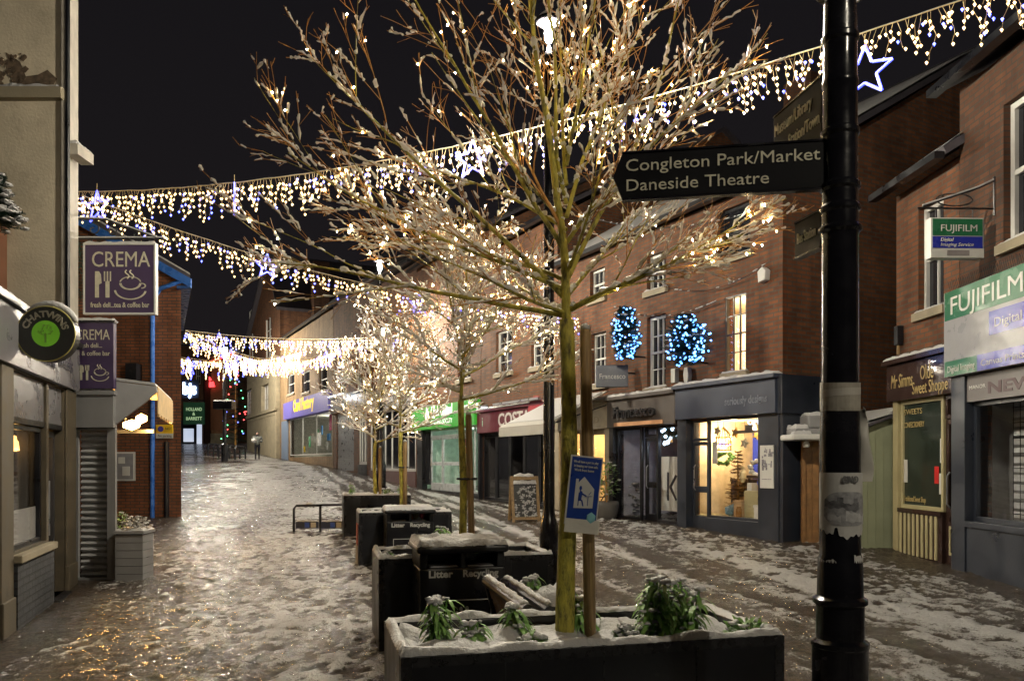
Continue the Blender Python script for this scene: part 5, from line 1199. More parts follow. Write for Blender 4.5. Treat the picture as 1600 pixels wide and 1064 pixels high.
# ---- leafy plants with drooping leaves
def leafy(label, loc, h, spread, n=7, snow=1., seed=1, m=None):
    rg = random.Random(seed); t = thing('leafy_plant', label, 'plant', loc, 0, 'snowy plants in the street planters'); mb = MB().use(m or LEAF); sn = MB().use(SNOW); st = MB().use(LEAF)
    for k in range(n):
        a = rg.uniform(0, 6.283); hh = h*rg.uniform(.5, 1); o = Vector((math.cos(a), math.sin(a), 0))*spread*rg.uniform(0, .8); top = o*1.5+Vector((0, 0, hh))
        st.tube([o*.6, o*.9+Vector((0, 0, hh*.5)), top], [.007, .006, .004], 4)
        for j in range(22):
            f = rg.uniform(.25, 1); q = o*.6+(top-o*.6)*f; b = rg.uniform(0, 6.283); d = Vector((math.cos(b), math.sin(b), rg.uniform(.1, .7))).normalized(); L_ = rg.uniform(.07, .14)
            sd = Vector((-d.y, d.x, 0)).normalized()*.011; pts = [q]
            for s_ in range(3): d = (d+Vector((0, 0, -.55))).normalized(); pts.append(pts[-1]+d*L_/3)
            wd = [.35, 1, .75, 0]
            for s_ in range(3): mb.face([pts[s_]-sd*wd[s_], pts[s_]+sd*wd[s_], pts[s_+1]+sd*wd[s_+1]+Vector((0, 0, .0001)), pts[s_+1]-sd*wd[s_+1]])
            if rg.random() < .26*snow: sn.blob(pts[1]+Vector((0, 0, .006)), .018, .015, .008, .45, rg)
        if rg.random() < snow:
            r_ = rg.uniform(.012, .03)
            for _ in range(3): sn.blob(top+Vector((rg.uniform(-.02, .02), rg.uniform(-.02, .02), r_*.2)), r_, r_*.9, r_*.6, .25, rg)
    st.build('stem', None, t); f_ = mb.build('leaves', None, t); sn.build('snow_cover', None, f_, smooth=True); return t
a0 = (-.485, 3.46, 0)
def gp(px, Yd, z=.67): return Vector(((px-HX)/FPX*Yd, Yd, z))
leafy('leafy green plant with a round snow cap at the left end of the nearest planter', gp(684, 3.92), .27, .07, 8, 1, 1)
leafy('small snow-dusted green plant second from the left end of the nearest planter', gp(745, 4.0), .13, .06, 6, 1, 2)
leafy('tall green sprig in front of the bench back in the nearest planter', gp(805, 4.1), .19, .06, 6, .7, 3)
leafy('low drooping green plant left of the tree trunk in the nearest planter', gp(826, 3.92), .10, .07, 6, .6, 4)
leafy('dark green plant between the trunk and the timber stake', gp(904, 4.32), .24, .06, 9, .5, 5)
leafy('big leafy plant heaped with snow right of the timber stake', gp(1018, 4.05), .37, .12, 16, 1, 6)
leafy('bushy green plant on the right half of the nearest planter', gp(1068, 4.12), .31, .09, 12, .9, 7)
bush('ferny_plant', 'low grey green ferny plant at the right end of the nearest planter', 'plant', gp(1168, 4.05, .68), .11, .1, LEAF, 260, .12, .05, 8)
bush('ferny_plant', 'low snow-covered plant between the two leafy plants of the nearest planter', 'plant', gp(990, 4.0, .67), .09, .09, LEAF, 120, .6, .05, 9)
leafy('small snow-tipped plant at the bottom edge before the nearest planter', Vector((.99, 3.2, .33)), .16, .1, 9, 1, 10, LEAFY)
lowp = thing('low_planter', 'low black tub at the bottom edge in front of the nearest planter', 'planter', (.78, 3.05, -.02), ANG)
MB().use(BLACK).box(0, .6, 0, .3, -.05, .34).use(SNOW).snow(0, .6, 0, .3, .341, .05).build('tub', None, lowp)
leafy('stubby plant at the left end of the planter behind the nearer bin', PW(-1.14, 6.8, 0, .12, .35, .68), .12, .05, 5, 1, 11)
leafy('yellow green bright plant in the farthest planter', PW(-3.13, 14.75, .22, .85, .35, .68), .22, .12, 9, .8, 12, LEAFY)
leafy('thin upright sprig at the left end of the farthest planter', PW(-3.13, 14.75, .22, .16, .3, .68), .34, .02, 3, .8, 13)
leafy('white snow-topped plant at the right end of the farthest planter', PW(-3.13, 14.75, .22, 1.15, .5, .70), .26, .09, 8, 1, 14)
# ---- small snow-filled tubs behind the bench and the farther bin
def tub(label, x, y, W, D, H, zb, plabel, seed):
    t = thing('small_planter', label, 'planter', (x, y, zb), ANG)
    MB().use(BLACK).box(0, W, 0, D, -.1, H).build('tub', None, t, bevel=.01)
    MB().use(SNOW).snow(-.01, W+.01, -.01, D+.01, H+.001, .085, .03, rough=.55).build('snow_cover', None, t, smooth=True)
    leafy(plabel, PW(x, y, zb, W*.35, D*.5, H+.02), .19, .07, 9, 1, seed)
tub('small black tub heaped with snow beside the bench', .02, 5.75, .52, .45, .55, 0, 'white capped plant in the tub beside the bench', 21)
tub('small black tub heaped with snow beside the farther bin', -1.05, 10.4, .5, .45, .50, .05, 'white capped plant in the tub beside the farther bin', 22)
# ---- litter bins
def binn(label, x, y, W, D, H, zb):
    t = thing('litter_bin', label, 'litter bin', (x, y, zb), ANG, 'twin litter and recycling bins')
    mb = MB().use(BLACK)
    o0, o1 = H*.795, H*.925
    mb.box(0, W, .0, D, -.1, o0)
    mb.box(0, .09*W, 0, D, o0+.0005, o1).box(.91*W, W, 0, D, o0+.0005, o1).box(.475*W, .535*W, 0, D, o0+.0005, o1).box(.0905*W, .4745*W, D*.75, D, o0+.0005, o1).box(.5355*W, .9095*W, D*.75, D, o0+.0005, o1)
    mb.use(mat('bin liner grey', (.12, .12, .13), .4)).box(.12*W, .45*W, .02, D*.6, o0+.001, o0+.02).box(.56*W, .88*W, .02, D*.6, o0+.001, o0+.02)
    mb.build('body', None, t, bevel=.012)
    h_ = MB().use(BLACK).box(-.03, W+.03, -.06, D+.02, o1+.001, H).build('hood', None, t, bevel=.03, bseg=3)
    MB().use(SNOW).snow(-.025, W+.025, -.055, D+.015, H-.004, .042, .02, rough=.3).build('snow_cap', None, h_, smooth=True)
    text('Litter', .078, LETW, t, .10*W, -.003, o0-.068, width=.28*W, bold=.0025)
    text('Recycling', .078, LETW, t, .50*W, -.003, o0-.068, width=.42*W, bold=.0025)
    p0, p1, q0, q1 = .14*W, .84*W, .26*H, .53*H; lw = .008
    mb = MB().use(LETW).box(p0, p1, -.003, -.0005, q0, q0+lw).box(p0, p1, -.003, -.0005, q1-lw, q1).box(p0, p0+lw, -.003, -.0005, q0+lw, q1-lw).box(p1-lw, p1, -.003, -.0005, q0+lw, q1-lw)
    cx, cz = .52*W, q0+.5*(q1-q0); s_ = .07
    el = lambda ex, ez, rx, rz: mb.prism([(ex+rx*math.cos(k), ez+rz*math.sin(k)) for k in np.linspace(0, 5.9, 14)], 'y', -.003, -.0005)
    mb.prism([(cx-.05, cz-.05), (cx, cz-.035), (cx+.05, cz-.05), (cx+.045, cz-.01), (cx, cz+.025), (cx-.045, cz-.01)], 'y', -.003, -.0005)
    for ex, ez in ((-.062, .018), (-.028, .052), (.022, .055), (.06, .022)): el(cx+ex, cz+ez, .014, .02)
    mb.build('paw_panel', None, t); return t
binn('nearer black twin litter bin with snow on its hood, directly before the bench', -.73, 6.28, .69, .5, .945, .0)
b2 = binn('farther black twin litter bin with snow on its hood, further up the street', -1.755, 11.1, .66, .5, .88, .06)
t = thing('litter', 'pile of colourful rubbish showing in the opening of the farther bin', 'rubbish', PW(-1.755, 11.1, .06, .47, .22, .722), ANG)
mb = MB()
for k, c_ in enumerate(((.6, .25, .08), (.5, .4, .2), (.6, .6, .55), (.5, .08, .12))): mb.use(mat('wrapper %d' % k, c_)).blob((-.09+k*.05, -.03*(k % 2), .035+.02*(k % 2)), .05, .06, .045, .25)
mb.build('wrappers', None, t)
# ---- bench
pa, pb = Vector((.155, 4.52, -.04)), Vector((-.10, 5.62, -.04)); d_ = (pb-pa); L_ = d_.length
BN = thing('bench', 'dark slatted bench seen end-on between the nearest planter and the litter bin', 'bench', pa, math.atan2(d_.y, d_.x)-math.pi/2)
BW = mat('dark brown bench slat', (.09, .05, .034), .5, var=.3)
mb = MB().use(BW)
# local: y along the bench, backrest leaning to -x, seat on +x
for k in range(3):
    z_ = .47+k*.105; x_ = .02-k*.035; mb.prism([(x_, z_), (x_+.03, z_), (x_+.0, z_+.095), (x_-.03, z_+.095)], 'y', 0, L_)
mb.build('backrest', None, BN, bevel=.006)
mb = MB().use(BW)
for k in range(4): mb.box(.08+k*.1, .08+k*.1+.09, 0, L_, .40, .435)
mb.build('seat', None, BN, bevel=.005)
for y_ in (-.02, L_-.02):
    MB().use(BLACK).prism([(-.10, .80), (-.05, .82), (.05, .42), (.48, .42), (.48, .38), (.44, .38), (.47, -.03), (.42, -.03), (.38, .37), (.06, .37), (.02, -.03), (-.04, -.03), (.0, .4)], 'y', y_, y_+.04).build('frame', None, BN, bevel=.004)
MB().use(BLACK).tube([(-.075, -.03, .80), (-.075, L_+.02, .80)], .04, 12).build('top_rail', None, BN)
MB().use(BLACK).tube([(.055, -.03, .79), (.055, L_+.02, .79)], .035, 12).build('front_rail', None, BN)
sn = MB().use(SNOW)
for x_, r_ in ((-.075, .026), (.055, .022)):
    n_ = 40
    sn.tube([(x_+rng.uniform(-.004, .004), -.0+(L_-.0)*k/n_, .80+.026+rng.uniform(-.006, .008)) for k in range(n_+1)], [r_*(.6 if k in (0, n_) else 1) for k in range(n_+1)], 8)
sn.build('snow_cover', None, BN, smooth=True)
# ---- street lamps
def street_lamp(label, x, y, H=6.15, lm=None):
    z = G(x, y); t = thing('street_lamp', label, 'street lamp', (x, y, z), 0, 'black street lamps along the planters'); h = H-z
    MB().use(POLE).lathe([(.10, -.1), (.10, .9), (.085, .95), (.075, 1.0), (.062, 1.05), (.055, h-1.5), (.045, h-.25), (.05, h-.22), (.02, h-.10)], 20).build('post', None, t, smooth=True)
    MB().use(POLE).lathe([(.03, h+.25), (.13, h+.19), (.14, h+.15), (.08, h+.145), (.03, h+.145)], 20).lathe([(.012, h+.25), (.012, h+.33)], 8).build('hood', None, t, smooth=True)
    MB().use(lm or LAMPG).lathe([(.025, h-.06), (.038, h-.03), (.047, h+.03), (.04, h+.09), (.025, h+.143)], 16).build('bulb', None, t, smooth=True)
    MB().use(SNOW).lathe([(.125, h+.195), (.09, h+.235), (.04, h+.275), (.014, h+.26)], 16).build('snow_cap', None, t, smooth=True)
    return t
LAMPS = [(.395, 8.5, 'nearest black lamp post rising behind the big snowy tree'), (-3.10, 18.6, 'second black lamp post up the street behind the smaller snowy trees'), (-4.55, 28.0, 'third black lamp post deep among the far snowy trees'), (3.6, -1.8, 'black lamp post standing behind the photographer'), (-6.2, 38, 'far black lamp post near the card shop'), (-20.5, 47, 'added unseen black lamp post lighting the stone-fronted hall')]  # the lamp opposite the hall is added out of view to light its front
for x, y, lb in LAMPS:
    t = street_lamp(lb, x, y, 6.15+(max(0, G(x, y)-.6)), LAMPD if y < 0 else None)
# papers taped round the nearest post
# ---- cycle barrier near the far planter
t = thing('cycle_barrier', 'low black two-bay tubular barrier with blue plates left of the farthest planter', 'barrier', (at(459, 0, 15.6).x, 15.6, G(-4.3, 15.6)), 0)
mb = MB().use(BLACK); wB = 64/FPX*15.6; hB = .53
mb.tube([(0, 0, -.05), (0, 0, hB-.06), (.05, 0, hB), (wB+.4, .1, hB+.02)], .025, 8).tube([(wB*.63, .06, -.05), (wB*.63, .06, hB)], .025, 8); mb.build('frame', None, t)
for a, b_ in ((.03, wB*.6), (wB*.66, wB+.35)):
    pl = MB().use(mat('navy plate', (.02, .03, .07), .4)).box(a, b_, .02, .04, .08, .22).use(SNOW).snow(a, b_, .01, .05, .221, .02).build('plate', None, t)
    MB().use(mat('blue badge', (.05, .12, .6), .4)).box(a+.18, a+.27, .012, .019, .1, .2).use(LETW).box(a+.3, a+.4, .012, .019, .1, .2).build('badge', None, pl)
MB().use(SNOW).blob((.32, .04, hB+.03), .12, .05, .05, .3).build('snow_lump', None, t, smooth=True)
# ---- cycle stands far up the street
for i in range(6):
    px = 325+i*8.5; Yd = 54-i*.9; p = at(px, 0, Yd); zg = G(p.x, Yd)
    if i == 0:
        cs = thing('cycle_stand', 'black hoop cycle stand in the far row', 'cycle stand', (p.x, Yd, zg), R(60), 'row of cycle stands at the top of the street')
        MB().use(BLACK).tube([(0, 0, -.1), (0, 0, .7), (.1, 0, .85), (.7, 0, .85), (.8, 0, .7), (.8, 0, -.1)], .05, 8).tube([(0, 0, .35), (.8, 0, .35)], .035, 6).build('hoop', None, cs); hoop = cs
    else: cs = copy_tree(hoop); cs.location = (p.x, Yd, zg)
for k, o in enumerate([o for o in col.objects if o.get('category') == 'cycle stand']): o['label'] = 'black tubular hoop cycle stand in the row at the top of the street'
t = thing('information_post', 'far slim black lamp post with a square box below its lit top', 'post', (at(351, 0, 47).x, 47, G(-17, 47)), 0)
MB().use(BLACK).lathe([(.2, -.1), (.2, 1.0), (.12, 1.1), (.11, 3.1), (.09, 6.0), (.02, 6.1)], 12).build('pole', None, t); MB().use(BLACK).box(-.55, .55, -.4, .4, 3.1, 3.55).use(SNOW).snow(-.55, .55, -.4, .4, 3.551, .08, .1).build('top', None, t)
MB().use(BLACK).lathe([(.02, 6.45), (.22, 6.4), (.2, 6.35)], 10).build('hood', None, t); MB().use(LAMPG).lathe([(.02, 6.1), (.06, 6.15), (.07, 6.3), (.03, 6.349)], 10).build('bulb', None, t)
# ---- sandwich board
p = at(797, 812, 17.2)
SBD = thing('sandwich_board', 'wooden A-frame chalkboard plastered with snow in front of the coffee shop', 'sandwich board', (p.x, 17.2, G(p.x, 17.2)), R(12))
w_ = .62; h_ = .98
for sg in (1, -1):
    yb = -.22 if sg > 0 else .22; m = MB().use(WOOD)
    def slab(x0, x1, z0, z1, th, off=0.):
        y0, y1 = yb*(1-z0/h_), yb*(1-z1/h_); o = -.0 if sg > 0 else 0
        s_ = -1 if sg > 0 else 1
        m.prism([(y0+s_*off, z0), (y0+s_*(off+th), z0), (y1+s_*(off+th), z1), (y1+s_*off, z1)], 'x', x0, x1) if sg < 0 else m.prism([(y0-off, z0), (y1-off, z1), (y1-off-th, z1), (y0-off-th, z0)], 'x', x0, x1)
    slab(0, .06, 0, h_, .03); slab(w_-.06, w_, 0, h_, .03); slab(.0605, w_-.0605, h_-.08, h_-.001, .03); slab(.0605, w_-.0605, .05, .11, .03)
    m.use(mat('chalkboard', (.02, .021, .022), .6)); slab(.0605, w_-.0605, .1105, h_-.0805, .012)
    bd = m.build('board', None, SBD)
    if sg > 0:
        s_ = MB().use(SNOW); rg = random.Random(4)
        for k in range(420):
            a, b_ = rg.uniform(.08, w_-.08), .12+(h_-.34)*rg.random()**1.3
            if abs((a-.1)+(b_-.75)*.2) < .06 and rg.random() < .8: continue
            if math.sin(a*31+b_*9)+math.sin(b_*37-a*13) > .75-.9*(1-b_)*.5: continue
            s_.blob((a, yb*(1-b_/h_)-.016, b_), rg.uniform(.008, .03), .012, rg.uniform(.006, .022), .55, rg)
        s_.snow(.05, w_-.05, yb*.12-.075, yb*.12-.01, h_-.16, .07, .02); s_.build('snow_cover', None, bd, smooth=True)
MB().use(SNOW).snow(.08, w_-.1, -.05, .05, h_+.0, .05, .02).build('snow_cap', None, SBD, smooth=True)
# ---- potted tree and folding chair by the cream shop
p = at(946, 806, 17.6)
bush('potted_tree', 'leafy potted bush standing by the cream shop doorway', 'plant', (p.x, 17.6, G(p.x, 17.6)+.5), .30, .75, LEAF, 260, .06, .10, 17)
t = thing('plant_pot', 'round dark stone pot by the cream shop doorway', 'pot', (p.x+.02, 17.6, G(p.x, 17.6)), 0)
MB().use(mat('dark stone pot', (.09, .085, .08), .7)).lathe([(.18, -.02), (.24, .05), (.28, .3), (.27, .38), (.24, .38), (.2, .34)], 20).build('bowl', None, t, smooth=True)
MB().use(TWIG).tube([(0, 0, .3), (.02, 0, .6), (-.02, 0, .95)], .018, 6).build('stem', None, t)
t = thing('folding_chair', 'dark folding cafe chair behind the stone pot', 'chair', (p.x-.3, 17.9, G(p.x, 17.9)), R(30))
MB().use(BLACK).tube([(0, 0, 0), (.4, 0, .5)], .015, 6).tube([(.4, 0, 0), (0, 0, .85)], .015, 6).tube([(0, .38, 0), (.4, .38, .5)], .015, 6).tube([(.4, .38, 0), (0, .38, .85)], .015, 6).build('legs', None, t)
MB().use(BLACK).box(.1, .42, .01, .37, .44, .46).build('seat', None, t); MB().use(BLACK).box(-.02, .02, .01, .37, .68, .84).build('backrest', None, t)
# ---- person walking up the street
p = at(402, 718, 49.6); px0, py0 = p.x, 49.6
PE = thing('person', 'person in dark trousers and grey jacket walking up the snowy street', 'person', (px0, py0, G(px0, py0)), R(15))
def skin(name, verts, edges, m, par, sub=2):
    me = bpy.data.meshes.new(name); me.from_pydata([v[:3] for v in verts], edges, []); o = bpy.data.objects.new(name, me); col.objects.link(o); o.parent = par
    md = o.modifiers.new('skin', 'SKIN'); md.use_smooth_shade = True
    for i, v in enumerate(verts): me.skin_vertices[0].data[i].radius = (v[3], v[4] if len(v) > 4 else v[3])
    me.skin_vertices[0].data[0].use_root = True
    s_ = o.modifiers.new('sub', 'SUBSURF'); s_.levels = s_.render_levels = sub; me.materials.append(m); return o
TR = mat('dark trousers', (.012, .012, .018), .8, bump=0); JK = mat('grey jacket', (.13, .14, .13), .8); SK = mat('skin', (.45, .27, .2), .6, bump=0); HAIR = mat('dark hair', (.02, .015, .012), .7)
skin('body', [(0, 0, .93, .14, .11), (0, 0, 1.15, .15, .11), (0, 0, 1.38, .17, .11), (0, 0, 1.5, .06), (0, .0, 1.58, .09, .1), (0, .0, 1.66, .095, .105),
  (.1, 0, .88, .1), (.09, .08, .5, .065), (.1, .2, .12, .05), (.1, .12, .05, .045), (-.1, 0, .88, .1), (-.1, -.04, .5, .065), (-.1, -.1, .1, .05), (-.1, -.18, .04, .045),
  (.2, 0, 1.42, .07), (.27, .0, 1.2, .05), (.2, -.16, 1.12, .04), (-.2, 0, 1.42, .07), (-.28, 0, 1.2, .05), (-.2, -.18, 1.15, .04)],
  [(0, 1), (1, 2), (2, 3), (3, 4), (4, 5), (0, 6), (6, 7), (7, 8), (8, 9), (0, 10), (10, 11), (11, 12), (12, 13), (2, 14), (14, 15), (15, 16), (2, 17), (17, 18), (18, 19)], TR, PE)
skin('jacket', [(0, 0, .86, .19, .15), (0, 0, 1.15, .19, .15), (0, 0, 1.4, .2, .14), (.21, 0, 1.42, .085), (.29, .0, 1.2, .065), (.21, -.15, 1.12, .055), (-.21, 0, 1.42, .085), (-.3, 0, 1.2, .065), (-.21, -.17, 1.15, .055)], [(0, 1), (1, 2), (2, 3), (3, 4), (4, 5), (2, 6), (6, 7), (7, 8)], JK, PE)
MB().use(HAIR).blob((0, .02, 1.68), .115, .12, .12, .05).build('hair', None, PE, smooth=True)
MB().use(SK).blob((0, -.04, 1.62), .085, .09, .1, .04).build('face', None, PE, smooth=True)
t = thing('carrier_bag', 'white bag held against the chest of the walking person', 'bag', (px0-.12, py0-.3, G(px0, py0)+1.02), R(15))
MB().use(LETW).blob((0, 0, .16), .2, .1, .16, .2).build('bag', None, t, smooth=True)
# ---- fingerpost
FP = thing('fingerpost', 'tall black cast iron fingerpost in the right foreground with direction arms', 'fingerpost', (1.24, 3.0, 0), 0)
def zy(v): return EYE+(HY-v)/FPX*3.0
pr = [(.10, -.1), (.10, zy(1010)), (.104, zy(1008)), (.104, zy(1001)), (.088, zy(996)), (.086, zy(945)), (.098, zy(941)), (.098, zy(934)), (.083, zy(930)), (.08, zy(872)), (.074, zy(866)), (.073, zy(700)), (.067, zy(620)), (.065, zy(372)),
      (.068, zy(366)), (.078, zy(362)), (.078, zy(357)), (.066, zy(352)), (.066, zy(334)), (.074, zy(330)), (.074, zy(325)), (.064, zy(320)), (.064, zy(300)), (.073, zy(296)), (.073, zy(290)), (.063, zy(285)), (.063, zy(216)), (.070, zy(212)), (.070, zy(206)), (.062, zy(202)), (.062, zy(140)), (.066, zy(136)), (.066, zy(130)), (.062, zy(126)), (.061, zy(70)), (.068, zy(66)), (.068, zy(60)), (.06, zy(56)), (.058, zy(10)), (.05, zy(-60))]
MB().use(POLE).lathe(pr, 40).build('post', None, FP, smooth=True).modifiers.new('e', 'EDGE_SPLIT')
def arm(p_out, p_in, z0, z1, lines, tip=.0, sz=.058, rev=False):
    d = Vector((p_in[0]-p_out[0], p_in[1]-p_out[1], 0)); L_ = d.length
    mb = MB().use(mat('satin black arm paint', (.008, .008, .010), (.6), var=.4, bump=.05, spec=.14)); mb.prism([(0-tip, (z0+z1)/2), (0, z0), (L_, z0), (L_, z1), (0, z1)], 'y', -.012, .012)
    a = mb.build('arm', None, FP, bevel=.003); a.location = (p_out[0]-1.24, p_out[1]-3.0, 0); a.rotation_euler = (0, 0, math.atan2(d.y, d.x))
    MB().use(POLE).box(.0, L_, -.016, .016, z1+.0005, z1+.008).box(0, L_, -.016, .016, z0-.008, z0-.0005).build('edge', None, a)
    for s_, zz, wd, x_ in lines: text(s_, sz, mat('raised cream arm lettering', (.72, .68, .52), .5, var=.15, bump=0, ns=25), a, x_, -.0135, zz, width=wd)
    return a
yo = 3.13; xo = (972-HX)/FPX*yo
zA0, zA1 = EYE+(HY-312)/FPX*yo, EYE+(HY-243)/FPX*yo; LA = math.hypot(1.19-xo, yo-3.0)
arm((xo, yo), (1.19, 3.0), zA0, zA1, [('Congleton Park/Market', zA0+.105, LA*.945, .012), ('Daneside Theatre', zA0+.027, LA*.70, .012)], tip=.035, sz=.066)
zb0 = zy(232); zb1 = zy(108)
arm((1.145, 3.44), (1.205, 3.06), zb0, zb1, [('Museum/Library', zb0+.215, .30, .012), ('Police Station/Town', zb0+.128, .355, .012), ('Information', zb0+.035, .22, .06)], sz=.07)
zc0, zc1 = zy(378), zy(322)
arm((1.165, 3.24), (1.20, 3.06), zc0, zc1, [('Bus Station', zc0+.05, .13, .02)], sz=.06)
rg_ = MB().use(POLE).lathe([(0, -.014), (.13, -.014), (.13, .014), (0, .014)], 40).build('finial_disc', None, FP, loc=(0, 0, 3.32+.13), rot=(R(90), 0, 0))
MB().use(LETC).tube([(.122*math.cos(k), .122*math.sin(k), .0145) for k in np.linspace(0, 6.283, 41)], .004, 5).build('rim', None, rg_)
text('OW', .06, LETC, FP, -.055, -.0165, 3.345, width=.105, bold=.002)
# paper notice, tape and plastic sheet on the fingerpost
def wrap(mb, r, a0, a1, z0, z1, n=18, top=None, bot=None, wz=0):
    vs = []
    for i in range(n+1):
        a = a0+(a1-a0)*i/n
        for z in (z0+(bot(i/n) if bot else 0), z1+(top(i/n) if top else 0)): vs.append((r*math.cos(a), r*math.sin(a), z))
    ins = [(v[0]*.985, v[1]*.985, v[2]) for v in vs]; k = len(vs)
    fs = [(2*i, 2*i+2, 2*i+3, 2*i+1) for i in range(n)]
    return mb.raw(vs+ins, fs+[tuple(k+q for q in f[::-1]) for f in fs])
PAPER = mat('white damp paper', (.62, .61, .58), .6, var=.08, ns=12)
t = thing('paper_notice', 'torn white paper notice with a blurred pet picture taped to the fingerpost', 'notice', (1.24, 3.0, zy(885)), 0)
hN = zy(738)-zy(885); rr = random.Random(8)
def wob_(k1, k2, k3, am): return lambda f: am*(math.sin(k1*f+1)+.6*math.sin(k2*f+2.2)+.4*math.sin(k3*f))
mb = MB().use(PAPER); wrap(mb, .078, R(178), R(357), hN*.36, hN, 48, None, lambda f: .010*math.sin(7*f+1)+.006*math.sin(23*f)+.004*math.sin(61*f)+(.018 if .3 < f < .36 else 0))
wrap(mb, .080, R(185), R(238), .012, .03, 16, wob_(9, 21, 40, .004), wob_(7, 17, 33, .005)); wrap(mb, .080, R(285), R(352), .012, .045, 16, wob_(6, 17, 40, .006), wob_(7, 15, 31, .008))
mb.build('sheet', None, t)
mb = MB().use(mat('faded grey print', (.36, .36, .37), .6, var=.3, ns=60, bump=0)); wrap(mb, .0795, R(203), R(337), hN*.45, hN*.80, 30, lambda f: -.035*(abs(2*f-1)**4), lambda f: .035*(abs(2*f-1)**4))
mb.use(mat('darker grey print', (.16, .16, .17), .6, var=.6, ns=45, bump=0)); wrap(mb, .0802, R(206), R(300), hN*.62, hN*.70, 40, wob_(5, 13, 31, .006), wob_(4, 11, 27, .006)); wrap(mb, .0802, R(240), R(256), hN*.70, hN*.745, 8); wrap(mb, .0802, R(283), R(296), hN*.70, hN*.735, 8)
mb.use(mat('pale grey print', (.52, .52, .52), .6, var=.3, ns=40, bump=0)); wrap(mb, .0803, R(262), R(330), hN*.48, hN*.58, 30, wob_(5, 11, 23, .006), wob_(3, 9, 19, .005)); wrap(mb, .0803, R(215), R(250), hN*.5, hN*.56, 20, wob_(5, 11, 23, .004), wob_(3, 9, 19, .003))
mb.build('picture', None, t)
tx = text('GINO', .033, mat('pencil grey lettering', (.2, .2, .2), bump=0), t, -.026, -.0805, hN*.90, width=.06, bold=.001)
t = thing('tape_band', 'band of milky clear tape round the fingerpost above the notice', 'tape', (1.24, 3.0, zy(642)), 0)
mb = MB().use(mat('milky tape', (.40, .37, .31), .35, var=.2, ns=20)); hT = zy(598)-zy(642)
wrap(mb, .0715, R(0), R(360), 0, hT, 30, lambda f: .006*math.sin(f*6.28), lambda f: .004*math.sin(f*6.28)); mb.use(mat('pale tape fold', (.55, .52, .46), .35)); wrap(mb, .0722, R(185), R(355), hT*.48, hT*.72, 20, lambda f: .01*f, lambda f: .012*f*f); mb.build('band', None, t)
t = thing('plastic_sleeve', 'crumpled clear plastic sleeve hanging off the right side of the fingerpost', 'plastic sheet', (1.24, 3.0, zy(752)), 0)
mb = MB().use(mat('milky plastic', (.6, .58, .52), .3, var=.12)); hh = zy(640)-zy(752); vs = []
for j in range(13):
    f = j/12; z = hh*f; wv = .010*math.sin(f*9)
    vs += [(.068, -.02+wv, z+.0), (.082+.02*(1-f)+wv*.3, -.035+wv, z), (.098+.022*math.sin((1-f)*2.4)-.02*f, -.02-wv, z+.01*f)]
fs = [(j*3+k, j*3+k+1, j*3+k+4, j*3+k+3) for j in range(12) for k in range(2)]
k_ = len(vs); mb.raw(vs+[(v[0], v[1]+.004, v[2]) for v in vs], fs+[tuple(k_+q for q in f[::-1]) for f in fs]); mb.build('sheet', None, t, smooth=True)
